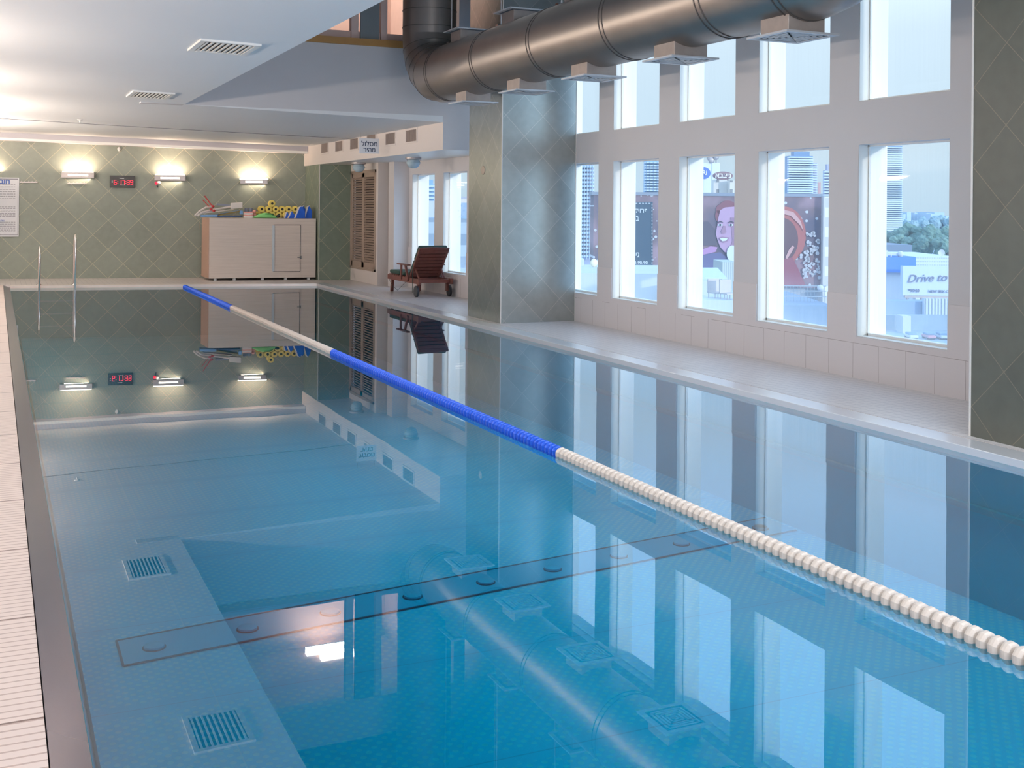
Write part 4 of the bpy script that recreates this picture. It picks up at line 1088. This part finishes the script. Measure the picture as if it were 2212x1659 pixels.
# ------------------------------------------------------------------ city outside the windows
GZ = -26.0
def bmat(name, base, win, fw=3.0, fh=3.0, wfrac=0.5, hfrac=0.5, rough=0.6):
    """facade material with rows of windows"""
    m = bpy.data.materials.new(name); m.use_nodes = True
    t = NT(m.node_tree); b = t.n['Principled BSDF']
    x, y, z = t.pos()
    u = t.math('ADD', t.math('MULTIPLY', x, CR.x), t.math('MULTIPLY', y, CR.y))
    fx = t.math('FRACT', t.math('DIVIDE', u, fw)); fz = t.math('FRACT', t.math('DIVIDE', z, fh))
    w = t.math('MULTIPLY', t.math('LESS_THAN', fx, wfrac), t.math('LESS_THAN', fz, hfrac))
    t.l.new(t.mix(w, C4(base), C4(win)), b.inputs['Base Color']); b.inputs['Roughness'].default_value = rough
    return m
def block(q, u0, u1, v0, v1, D, T=None, base=False):
    """upright block whose front spans the pixels at distance D; base=True runs it down to the street"""
    a = out(u0, v1, D); c = out(u1, v0, D); zl = GZ if base else min(a.z, c.z); zh = c.z
    T = T or Vector((c.x - a.x, c.y - a.y, 0)).length * 0.8
    A = Vector((a.x, a.y, 0)); B = Vector((c.x, c.y, 0)); K = CF * T
    q.hexa([A + Vector((0, 0, zl)), B + Vector((0, 0, zl)), B + K + Vector((0, 0, zl)), A + K + Vector((0, 0, zl)),
            A + Vector((0, 0, zh)), B + Vector((0, 0, zh)), B + K + Vector((0, 0, zh)), A + K + Vector((0, 0, zh))])
    return q
def slabs(q, u0, u1, v0, v1, D, n, frac=0.4, T=1.0, dx=0):
    for k in range(n):
        va = v0 + (v1 - v0) * k / n; vb = va + (v1 - v0) / n * frac
        block(q, u0 - dx, u1 + dx, va, vb, D, T)
# ground
b = MB(); b.box((9, -200, GZ - 0.5), (2500, 2600, GZ)); b.build('street_ground', mat('street', srgb(150, 170, 185), 0.8, vary=0.2, scale=0.05), kind='structure')
HZ_blue = srgb(150, 180, 205); HZ_win = srgb(112, 148, 182); HZ_pink = srgb(196, 196, 208); HZ_w = srgb(220, 226, 230)  # air haze is put into the pale tower colours
# towers
def tower(u0, u1, v0, v1, D, n, wall, slab_m, label, caps=(), T=None, fins=0):
    a = out((u0 + u1) / 2, v1, D)
    t1 = thing('apartment_tower', (a.x, a.y, GZ), label, 'tower', 'towers on the skyline')
    q = MB(); block(q, u0, u1, v0, v1, D, T, base=True); q.build('tower_wall', wall, t1)
    q = MB(); slabs(q, u0, u1, v0 + 2, v1, D - 2, n, 0.45, 2.0, 0.8); q.build('balcony_row', slab_m, t1)
    for (c0, c1, d0, d1) in caps:
        q = MB(); block(q, c0, c1, d0, d1, D + 1, T); q.build('roof_block', wall, t1)
    if fins:
        q = MB()
        for k in range(fins):
            uu = u0 + (k + 0.5) * (u1 - u0) / fins; block(q, uu - 0.5, uu + 0.5, v0, v1, D - 2.4, 0.4)
        q.build('facade_fin', slab_m, t1)
    return t1
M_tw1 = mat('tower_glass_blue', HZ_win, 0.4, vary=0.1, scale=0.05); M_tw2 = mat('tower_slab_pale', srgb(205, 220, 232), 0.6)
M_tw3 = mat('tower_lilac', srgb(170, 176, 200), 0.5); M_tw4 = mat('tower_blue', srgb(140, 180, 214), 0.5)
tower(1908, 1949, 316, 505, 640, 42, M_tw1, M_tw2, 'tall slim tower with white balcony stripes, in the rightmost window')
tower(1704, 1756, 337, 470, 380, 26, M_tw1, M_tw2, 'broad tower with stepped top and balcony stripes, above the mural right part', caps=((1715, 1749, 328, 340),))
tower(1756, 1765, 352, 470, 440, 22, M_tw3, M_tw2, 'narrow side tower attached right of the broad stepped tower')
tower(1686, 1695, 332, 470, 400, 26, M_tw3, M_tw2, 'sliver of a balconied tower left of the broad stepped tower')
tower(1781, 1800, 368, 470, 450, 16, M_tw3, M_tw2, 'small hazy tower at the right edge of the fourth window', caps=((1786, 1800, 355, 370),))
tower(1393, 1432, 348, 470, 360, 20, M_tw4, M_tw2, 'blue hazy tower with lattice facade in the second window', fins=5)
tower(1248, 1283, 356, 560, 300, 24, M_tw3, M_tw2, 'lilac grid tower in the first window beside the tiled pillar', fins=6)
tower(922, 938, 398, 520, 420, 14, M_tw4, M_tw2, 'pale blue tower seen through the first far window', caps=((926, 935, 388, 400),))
q = MB(); block(q, 1767, 1773, 394, 440, 390, base=True); tag(q.build('chimney_tower', mat('red_haze', srgb(214, 168, 160), 0.6)), 'thin reddish tower right of the broad stepped tower', 'tower')
# white building with oval signs
t1 = thing('sign_building', tuple(out(1535, 420, 110)), 'white rooftop building carrying a blue oval sign, third window', 'building')
t1.location.z = GZ
q = MB(); block(q, 1500, 1538, 352, 470, 110, base=True); block(q, 1538, 1555, 352, 470, 108, base=True); q.build('wall', mat('white_building', srgb(228, 232, 236), 0.6), t1)
q = MB(); c = out(1519, 374, 106.5); rr = 16 * 106.5 / FPX
poly = [c + CR * (rr * math.cos(2 * PI * k / 32)) + CU * (rr * 0.82 * math.sin(2 * PI * k / 32)) for k in range(32)]
q.extr(poly, CF * 0.3); so = q.build('oval_sign', mat('sign_blue', srgb(90, 125, 200), 0.5), t1)
q = MB(); poly = [c - CF * 0.02 + CR * (rr * 1.08 * math.cos(2 * PI * k / 32)) + CU * (rr * 0.9 * math.sin(2 * PI * k / 32)) + CF * 0.1 for k in range(32)]; q.extr(poly, CF * 0.2); q.build('sign_rim', M_fwhite2, so)
q = MB(); put_text(q, 'ORi', 1.0, out(1517, 373, 106.3), CR, CU, width=20 * 106.5 / FPX, height=10 * 106 / FPX, depth=0.03, bold=0.02); q.build('sign_lettering', M_fwhite2, so)
q = MB()
for (u, v) in ((1533, 340), (1547, 338), (1537, 346)):
    p0 = out(u, 352, 110); p1 = out(u, v, 110); q.tube([p0, p1], 0.06, 6); q.sphere(p1, 0.35, 0.2, 0.35, 10, 6)
q.build('antenna', M_lampmetal, t1)
t1 = thing('sign_building', tuple(out(1565, 420, 100)), 'low white rooftop building carrying a brown oval sign, third window', 'building')
t1.location.z = GZ
q = MB(); block(q, 1541, 1576, 388, 470, 100, base=True); block(q, 1576, 1600, 390, 470, 99, base=True); q.build('wall', bmat('beige_building', srgb(226, 222, 214), srgb(150, 150, 150), 1.0, 1.0, 0.25, 0.4), t1)
c = out(1562, 379.5, 98.5); rr = 21.5 * 98.5 / FPX
q = MB(); poly = [c + CR * (rr * math.cos(2 * PI * k / 32)) + CU * (rr * 0.42 * math.sin(2 * PI * k / 32)) for k in range(32)]; q.extr(poly, CF * 0.3); so = q.build('oval_sign', mat('sign_brown', srgb(150, 122, 128), 0.5), t1)
q = MB(); put_text(q, 'אבצינ', 1.0, out(1562, 379.5, 98.3), CR, CU, width=34 * 98.5 / FPX, height=9 * 98.5 / FPX, depth=0.03, bold=0.03); q.build('sign_lettering', M_fwhite2, so)
q = MB()
for u in (1550, 1572): q.tube([out(u, 390, 99), out(u, 384, 99)], 0.08, 6)
q.build('sign_post', M_lampmetal, t1)
# mural wall
DM = 70.0
def mural_mat():
    m = bpy.data.materials.new('mural_print'); m.use_nodes = True
    t = NT(m.node_tree); b = t.n['Principled BSDF']
    x, y, z = t.pos()
    u = t.math('ADD', t.math('MULTIPLY', x, CR.x), t.math('MULTIPLY', y, CR.y))
    cv = t.new('ShaderNodeCombineXYZ'); t.l.new(u, cv.inputs[0]); t.l.new(z, cv.inputs[1])
    n = t.noise(0.35, 3, cv.outputs[0])
    rp = t.new('ShaderNodeValToRGB'); r = rp.color_ramp
    r.elements[0].position = 0.35; r.elements[0].color = C4(srgb(96, 92, 112)); r.elements[1].position = 0.65; r.elements[1].color = C4(srgb(168, 140, 150))
    e = r.elements.new(0.5); e.color = C4(srgb(128, 108, 116))
    t.l.new(n, rp.inputs[0])
    vo = t.new('ShaderNodeTexVoronoi'); vo.inputs['Scale'].default_value = 2.6; t.l.new(cv.outputs[0], vo.inputs['Vector'])
    u0 = out(1690, 500, DM).dot(CR); uL = out(1425, 500, DM).dot(CR); uM = out(1540, 500, DM).dot(CR)
    area = t.math('MAXIMUM', t.math('GREATER_THAN', u, u0), t.math('LESS_THAN', u, uL))
    dots = t.math('MULTIPLY', t.math('LESS_THAN', vo.outputs['Distance'], 0.10 / 0.42), area)
    dots = t.math('MULTIPLY', dots, t.math('GREATER_THAN', t.noise(0.8, 2, cv.outputs[0]), 0.42))
    t.l.new(t.mix(dots, rp.outputs[0], C4(srgb(200, 205, 212))), b.inputs['Base Color']); b.inputs['Roughness'].default_value = 0.7
    return m
t1 = thing('advert_mural', tuple(out(1535, 620, DM)), 'huge printed advert wall with a smiling face and dark text panel', 'billboard')
q = MB(); block(q, 1281, 1775, 421, 618, DM, 3.0); q.build('print_wall', mural_mat(), t1)
q = MB(); block(q, 1279, 1777, 418.5, 421, DM - 0.05, 3.1); block(q, 1775, 1777, 418.5, 618, DM - 0.05, 3.1); q.build('wall_edge', mat('mural_edge', srgb(140, 150, 165), 0.6), t1)
q = MB(); block(q, 1777, 1800, 424, 640, DM - 0.5, 6.0, base=True); q.build('side_building', bmat('side_building_wall', srgb(205, 205, 208), srgb(235, 238, 240), 0.6, 1.2, 0.6, 0.5), t1)
q = MB(); block(q, 1270, 1800, 618, 700, DM + 0.5, 6.0, base=True); q.build('lower_wall', bmat('lower_wall', srgb(176, 184, 196), srgb(150, 164, 180), 1.5, 1.4, 0.6, 0.5), t1)
def flat(pts, d, m, name, th=0.03):
    q = MB(); q.extr([out(u, v, DM - d) for (u, v) in pts], CF * th); return q.build(name, m, t1)
def ell(cx, cy_, rx, ry, a0=0, a1=2 * PI, n=28, rot=0.0):
    r = []
    for k in range(n):
        a = a0 + (a1 - a0) * k / n
        X = rx * math.cos(a); Y = ry * math.sin(a)
        r.append((cx + X * math.cos(rot) - Y * math.sin(rot), cy_ + X * math.sin(rot) + Y * math.cos(rot)))
    return r
M_panel = mat('mural_panel_navy', srgb(58, 84, 104), 0.6); M_mwhite = mat('mural_white', srgb(215, 225, 232), 0.6)
flat([(1340, 436), (1410, 436), (1410, 583), (1340, 583)], 0.05, M_panel, 'text_panel')
q = MB()
for (u, v, w, h, s) in ((1385, 457, 28, 12, 'קיורפ'), (1375, 472, 10, 10, '-ב'), (1374, 551, 14, 11, 'ניג'),):
    put_text(q, s, 1.0, out(u, v, DM - 0.1), CR, CU, width=w * DM / FPX, height=h * DM / FPX, depth=0.01, bold=0.01)
put_text(q, '*90-90-90', 1.0, out(1380, 567, DM - 0.1), CR, CU, width=38 * DM / FPX, depth=0.01, bold=0.02)
k = 440
while k < 580:
    put = block(q, 1407.8, 1409.2, k, k + 4, DM - 0.1, 0.02); k += 7
k = 1345
while k < 1405: block(q, k, k + 4, 438.5, 439.6, DM - 0.1, 0.02); block(q, k, k + 4, 580, 581, DM - 0.1, 0.02); k += 7
q.build('panel_lettering', M_mwhite, t1)
M_skin = mat('mural_skin', srgb(190, 156, 186), 0.6); M_skin2 = mat('mural_skin_shade', srgb(160, 126, 150), 0.6); M_hair = mat('mural_hair', srgb(138, 86, 96), 0.7)
flat(ell(1572, 460, 24, 27), 0.05, M_hair, 'printed_hair'); flat(ell(1556, 452, 9, 10), 0.06, M_hair, 'printed_hair'); flat(ell(1551, 466, 6, 12), 0.06, M_hair, 'printed_hair')
flat([(1552, 470), (1556, 454), (1566, 448), (1590, 446), (1604, 460), (1606, 510), (1596, 538), (1580, 547), (1566, 545), (1556, 534), (1550, 518), (1546, 505), (1549, 490)], 0.10, M_skin, 'printed_face')
flat([(1578, 470), (1582, 520), (1576, 540), (1600, 545), (1606, 470)], 0.13, M_skin2, 'printed_face_shade')
M_mdark = mat('mural_dark', srgb(60, 52, 72), 0.6)
for (cx, cy_) in ((1556, 486), (1579, 486)):
    flat(ell(cx, cy_, 5, 2.6), 0.15, M_mwhite, 'printed_eye'); flat(ell(cx, cy_, 2.2, 2.4), 0.18, M_mdark, 'printed_eye')
    flat([(cx - 7, cy_ - 5), (cx, cy_ - 8.5), (cx + 6, cy_ - 6), (cx + 6, cy_ - 4.8), (cx, cy_ - 6.4), (cx - 7, cy_ - 4)], 0.18, M_mdark, 'printed_brow')
flat([(1563, 488), (1567, 488), (1569, 502), (1560, 505), (1557, 501)], 0.15, M_skin2, 'printed_nose')
flat([(1553, 514), (1560, 511), (1575, 513), (1572, 521), (1562, 524), (1556, 520)], 0.15, M_skin2, 'printed_mouth')
flat([(1555, 515), (1562, 514), (1572, 515), (1568, 520), (1560, 521)], 0.18, M_mwhite, 'printed_teeth')
flat([(1513, 540), (1535, 532), (1550, 534), (1546, 544), (1513, 552)], 0.08, mat('mural_lilac', srgb(186, 140, 186), 0.6), 'printed_shape')
flat([(1500, 556), (1530, 548), (1556, 545), (1575, 560), (1590, 618), (1500, 618)], 0.07, mat('mural_jacket', srgb(104, 104, 144), 0.6), 'printed_jacket')
flat([(1500, 480), (1530, 478), (1548, 500), (1548, 530), (1500, 530)], 0.04, mat('mural_shadow', srgb(92, 84, 98), 0.6), 'printed_shape')
flat(ell(1582, 548, 12, 18), 0.20, M_mwhite, 'printed_cup')
M_helm = mat('mural_red', srgb(176, 100, 96), 0.6); M_helm2 = mat('mural_red_light', srgb(206, 160, 156), 0.6)
flat(ell(1694, 508, 47, 62, n=36), 0.05, M_helm, 'printed_dome'); flat(ell(1688, 518, 36, 48, n=32), 0.08, mat('mural_brown', srgb(104, 76, 82), 0.6), 'printed_dome')
flat([(1690, 452), (1714, 458), (1730, 478), (1736, 500), (1728, 486), (1708, 466), (1690, 462)], 0.12, M_helm2, 'printed_highlight')
flat([(1697, 556), (1704, 540), (1712, 530), (1716, 534), (1708, 548), (1700, 560)], 0.12, M_helm2, 'printed_highlight')
flat([(1690, 560), (1712, 556), (1724, 580), (1740, 616), (1690, 616)], 0.10, mat('mural_scarf', srgb(150, 84, 98), 0.6), 'printed_shape')
# bokeh discs printed along the right part
random.seed(11)
q = MB()
for k in range(90):
    u = random.uniform(1722, 1770); v = random.uniform(500, 600)
    if (u - 1694) ** 2 / 47 ** 2 + (v - 508) ** 2 / 62 ** 2 < 1.05 or (v > 560 and u < 1735): continue
    r = random.uniform(2.0, 4.2); q.extr([out(a, c, DM - 0.14) for a, c in ell(u, v, r, r, n=10)], CF * 0.02)
q.build('printed_dot', mat('mural_bokeh', srgb(190, 190, 196), 0.6), t1)

# nearer roofs seen low in the windows
M_roofw = mat('roof_white', srgb(204, 210, 214), 0.6, vary=0.05, scale=0.5); M_roofg = mat('roof_grey', srgb(160, 172, 182), 0.7, vary=0.1, scale=0.4)
def simple(name, parts, m, label, cat, D, T=None, base=False, group=None):
    q = MB()
    for (u0, u1, v0, v1) in parts: block(q, u0, u1, v0, v1, D, T, base)
    return tag(q.build(name, m), label, cat, group)
simple('roof_terrace', [(1215, 1500, 592, 700)], M_roofw, 'white parapet roof terrace low in the second window', 'roof terrace', 40, 6, True)
simple('roof_parapet', [(1330, 1430, 586, 590)], M_roofg, 'thin grey parapet line above the white terrace', 'parapet', 42, 1.0)
t1 = thing('roof_canopy', tuple(out(1540, 650, 36)), 'corrugated canopy on posts over a roof terrace, third window', 'canopy')
q = MB(); a = out(1500, 603, 36); c = out(1570, 603, 36); q.extr([a, c, c + CU * 0.05 + CF * 2.2 + CR * 0.1 + CU * 0.15, a + CF * 2.2 + CU * 0.2], CU * 0.05); q.build('canopy_roof', M_tw2, t1)
q = MB()
for u in (1545, 1556, 1568): q.tube([out(u, 603, 36.3), out(u, 645, 36.3)], 0.025, 6)
q.build('canopy_post', M_lampmetal, t1)
simple('roof_hut', [(1500, 1541, 606, 668)], M_roofw, 'white box hut on the roof terrace under the canopy', 'hut', 35, 3, True)
simple('water_tank', [(1560, 1592, 566, 640)], bmat('slatted_tank', srgb(196, 206, 202), srgb(168, 180, 180), 0.08, 50, 0.4, 1.0), 'slatted pale roof enclosure in front of the mural, third window', 'roof enclosure', 44, 2, True)
for (u, v, lb) in ((1548, 632, 'left outdoor chair'), (1574, 634, 'right outdoor chair')):
    q = MB(); c = out(u, v, 34 if u < 1560 else 33.5); q.box((c.x - 0.2, c.y - 0.2, c.z - 0.02), (c.x + 0.2, c.y + 0.2, c.z + 0.02))
    for dx in (-0.17, 0.17):
        for dy in (-0.17, 0.17): q.tube([(c.x + dx, c.y + dy, c.z), (c.x + dx, c.y + dy, c.z - 0.42)], 0.015, 6)
    q.box((c.x - 0.2, c.y + 0.16, c.z), (c.x + 0.2, c.y + 0.2, c.z + 0.4))
    tag(q.build('terrace_chair', M_lampmetal), '%s on the roof terrace beside the white hut' % lb, 'chair', 'terrace chairs')
simple('roof_terrace', [(1500, 1640, 650, 760)], M_roofw, 'bright roof terrace floor below the white hut, third window', 'roof terrace', 33, 8, True)
t1 = thing('roof_railing', tuple(out(1735, 700, 50)), 'metal roof railing with scaffold bars in the fourth window', 'railing')
q = MB()
for v in (617, 628, 640, 655): block(q, 1680, 1785, v, v + 1.2, 50, 0.05)
for k in range(14): block(q, 1684 + k * 7.5, 1685 + k * 7.5, 617, 690, 50, 0.05)
q.build('rail_bar', M_roofg, t1)
q = MB(); q.sphere(out(1772, 622, 49), 0.14, 0.14, 0.14); q.build('post_globe', M_roofw, t1, smooth=True)
simple('roof_hall', [(1640, 1800, 660, 780)], mat('hall_wall', srgb(120, 146, 172), 0.6, vary=0.15, scale=0.6), 'blue grey hall roof at the bottom of the fourth window', 'building', 48, 12, True)
simple('white_wall_block', [(1200, 1262, 560, 700)], M_roofw, 'white wall with rounded lamp low in the first window', 'building', 45, 4, True)
q = MB(); q.sphere(out(1283, 568, 44), 0.16, 0.1, 0.16); q.tube([out(1283, 570, 44), out(1284, 594, 44)], 0.03, 6)
tag(q.build('street_lamp', mat('cream_globe', srgb(236, 226, 190), 0.5), smooth=True), 'cream round lamp on a short post in the first window', 'lamp')
# rightmost window
t1 = thing('warehouse', tuple(out(1925, 651, 318)), 'pale warehouse with bright blue cladding along its top, rightmost window', 'building')
q = MB(); block(q, 1880, 1978, 555, 588, 316.5, 30); q.build('blue_cladding', mat('blue_cladding', srgb(86, 140, 216), 0.6), t1)
q = MB(); block(q, 1880, 1972, 588, 651, 318, 28, True); q.build('wall', bmat('warehouse_wall', srgb(212, 218, 222), srgb(150, 158, 164), 11.0, 10.0, 0.16, 0.55), t1)
simple('office_block', [(1978, 2080, 556, 640)], bmat('office_wall', srgb(214, 224, 236), srgb(176, 192, 212), 0.5, 1.0, 0.6, 0.3), 'long white roofline building behind the script billboard', 'building', 325, 40, True)
simple('dark_flat_roof', [(1880, 1970, 529, 553)], mat('flat_roof_dark', srgb(118, 138, 158), 0.7), 'dark flat roofed building below the trees', 'building', 380, 40, True)
q = MB(); q.sphere(out(2033, 546, 322), 1.1, 0.5, 0.7, 20, 10); c = out(2033, 546, 322); q = MB(); q.lathe(c, -CF, [(0, 0.07), (0.07, 0.53), (0.28, 0.92), (0.32, 0.96), (0.3, 0.85), (0.14, 0.42), (0.1, 0)], 20); q.tube([c, out(2033, 557, 322)], 0.02, 6)
for vv in q.v: vv -= Vector((0, 0, 0))
tag(q.build('satellite_dish', M_roofw, smooth=True), 'white satellite dish on the office roof in the rightmost window', 'satellite dish')
t1 = thing('roof_machine', tuple(out(1920, 556, 317)), 'cream roof duct unit on top of the blue warehouse', 'roof unit')
q = MB(); block(q, 1880, 1918, 541, 555, 317, 7); block(q, 1918, 1944, 547, 551, 317, 3); q.sphere(out(1945, 549, 317), 0.9); q.tube([out(1925, 550, 317), out(1925, 556, 317)], 0.2, 6); q.build('unit', M_roofw, t1)
t1 = thing('advert_billboard', tuple(out(2000, 640, 305)), 'pale billboard with slanted grey handwriting, rightmost window', 'billboard')
q = MB(); block(q, 1950, 2090, 576, 638, 305, 2.0); q.build('board', mat('billboard_face', srgb(206, 220, 240), 0.6), t1)
q = MB(); put_text(q, 'Drive to L', 1.0, out(2013, 600, 304.8), (CR + CU * 0.05), CU, width=104 * 305 / FPX, height=17 * 305 / FPX, depth=0.08, shear=0.35)
put_text(q, '*9040', 1.0, out(1974, 627.5, 304.8), CR, CU, width=24 * 305 / FPX, depth=0.08)
put_text(q, 'NEW SRX CADI', 1.0, out(2034, 629.5, 304.8), CR, CU, width=56 * 305 / FPX, depth=0.08)
q.build('lettering', mat('billboard_ink', srgb(130, 138, 158), 0.6), t1)
q = MB()
for u in (1960, 1990, 2020, 2050): q.tube([out(u, 638, 306), out(u, 652, 306)], 0.35, 6)
block(q, 1955, 2060, 639, 643, 305.5, 1.0); q.build('billboard_frame', M_lampmetal, t1)
simple('low_roof', [(1880, 2080, 652, 680)], mat('low_roof_blue', srgb(142, 168, 196), 0.6, vary=0.08, scale=0.4), 'blue grey low roof slope below the billboard', 'building', 285, 6, True)
simple('low_house', [(1997, 2080, 646, 668)], bmat('low_house_wall', srgb(206, 216, 230), srgb(130, 142, 160), 0.8, 50, 0.4, 1.0), 'small pale house front with dark windows under the billboard', 'building', 283, 1.5, True)
simple('low_wall', [(1880, 2080, 681, 712)], mat('low_wall', srgb(150, 170, 184), 0.7, vary=0.12, scale=0.5), 'long pale yard wall near the bottom of the rightmost window', 'wall', 262, 1, True)
simple('low_shed', [(1950, 1968, 683, 702)], M_roofw, 'small white shed in front of the yard wall', 'shed', 256, 4, True)
cars = [srgb(220, 225, 230), srgb(210, 150, 160), srgb(190, 205, 225)]
for i, (u, v, lb) in enumerate(((1968, 719, 'pale parked car, leftmost of the three by the yard wall'), (2006, 723, 'pink parked car, middle of the three by the yard wall'), (2034, 726, 'light blue parked car, rightmost of the three by the yard wall'))):
    c = out(u, v, 245)
    t1 = thing('car', (c.x, c.y, GZ), lb, 'car', 'parked cars')
    c.z = GZ
    def body(q, sc, z0, z1): q.obox(Vector((c.x, c.y, GZ + (z0 + z1) / 2)), CR, CF, CU, 0.9, 2.1 * sc, (z1 - z0) / 2)
    q = MB(); body(q, 1.0, 0.35, 0.95); q.build('car_body', mat('car_paint', cars[i], 0.4), t1, bevel=0.15)
    q = MB(); body(q, 0.55, 0.95, 1.45); q.build('cabin', M_tw1, t1, bevel=0.15)
    for sx_ in (-1.2, 1.2):
        q = MB(); q.lathe(Vector((c.x, c.y, GZ + 0.33)) + CF * sx_ - CR * 0.9, CR, [(0, 0.2), (0, 0.33), (1.8, 0.33), (1.8, 0.2)], 16); q.build('wheel', M_rubber, t1)
# trees: clumped crowns with trunks
def tree_mat(name, c):
    m = bpy.data.materials.new(name); m.use_nodes = True; t = NT(m.node_tree); b = t.n['Principled BSDF']
    t.l.new(t.mix(t.noise(0.6, 6, None, 0.8), C4([v * 0.55 for v in c]), C4([min(1, v * 1.35) for v in c])), b.inputs['Base Color']); b.inputs['Roughness'].default_value = 0.9
    return m
TM = [tree_mat('foliage_a', srgb(112, 146, 136)), tree_mat('foliage_b', srgb(126, 158, 146)), tree_mat('foliage_far', srgb(150, 180, 188))]  # far foliage has air haze mixed into its colour
M_trunk = mat('trunk', srgb(110, 110, 105), 0.9)
def tree(u, v, D, r, mi, label):
    c = out(u, v, D); t1 = thing('tree', (c.x, c.y, GZ), label, 'tree', 'trees outside the rightmost window')
    q = MB(); rs = random.Random(int(u * 7 + v))
    for k in range(16):
        d_ = Vector((rs.uniform(-1, 1), rs.uniform(-1, 1), rs.uniform(-0.8, 0.8)));
        q.sphere(c + d_ * r * 0.6, r * rs.uniform(0.3, 0.5), None, r * rs.uniform(0.28, 0.45), 8, 6)
    o = q.build('crown', TM[mi], t1)
    md = o.modifiers.new('sub', 'SUBSURF'); md.levels = 1; md.render_levels = 1
    tx = bpy.data.textures.new('leafy', 'CLOUDS'); tx.noise_scale = r * 0.18
    md = o.modifiers.new('disp', 'DISPLACE'); md.texture = tx; md.strength = r * 0.25; md.texture_coords = 'GLOBAL'
    q = MB(); q.tube([(c.x, c.y, GZ), (c.x, c.y, max(c.z, GZ + 1))], 0.35, 8); q.build('trunk', M_trunk, t1)
tl = [(1915, 518, 461, 5.3, 0, 'leftmost green tree beside the tall slim tower'), (1938, 515, 475, 5.9, 1, 'second tree from the left in the rightmost window'), (1962, 512, 448, 6.4, 0, 'third tree from the left, just below the skyline'),
      (1985, 516, 461, 5.9, 1, 'fourth tree, pale green crown at mid window'), (2010, 512, 442, 6.7, 0, 'fifth tree, broad crown near the satellite dish'), (2036, 516, 461, 6.4, 1, 'rightmost green tree by the window edge'),
      (1950, 530, 420, 4.8, 1, 'lower small tree in front of the second and third trees'), (1998, 532, 414, 5.3, 0, 'lower small tree in front of the fourth tree'), (2046, 534, 408, 5.0, 1, 'lower small tree at the right window edge')]
for a in tl: tree(*a)
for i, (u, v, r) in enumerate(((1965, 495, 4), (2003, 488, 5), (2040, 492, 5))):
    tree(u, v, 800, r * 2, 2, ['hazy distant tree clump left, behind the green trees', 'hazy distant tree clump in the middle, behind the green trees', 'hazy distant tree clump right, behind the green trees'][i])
# distant city, haze put into its pale colour
random.seed(5)
q = MB()
for k in range(60):
    u = random.uniform(1900, 2060); w = random.uniform(4, 14); v = random.uniform(458, 482)
    block(q, u, u + w, v, 500, random.uniform(950, 1300), 30, True)
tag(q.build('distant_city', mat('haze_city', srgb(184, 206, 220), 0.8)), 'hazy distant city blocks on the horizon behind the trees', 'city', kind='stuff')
# beyond the far windows
simple('white_block', [(922, 938, 434, 470)], M_roofw, 'white block seen low in the first far window', 'building', 180, 10, True)
simple('beige_block', [(985, 1012, 425, 470)], bmat('beige_block', srgb(226, 214, 200), srgb(180, 180, 190), 3, 3), 'beige block seen in the second far window', 'building', 200, 10, True)
simple('grey_block', [(990, 1012, 438, 520)], bmat('grey_block', srgb(160, 182, 204), srgb(120, 146, 176), 2, 2), 'blue grey office block low in the second far window', 'building', 150, 10, True)
simple('low_rooftops', [(915, 1015, 472, 620)], bmat('rooftops', srgb(180, 196, 208), srgb(140, 160, 178), 6, 2.4, 0.7, 0.5), 'banded low rooftops at the bottom of the far windows', 'building', 120, 20, True)
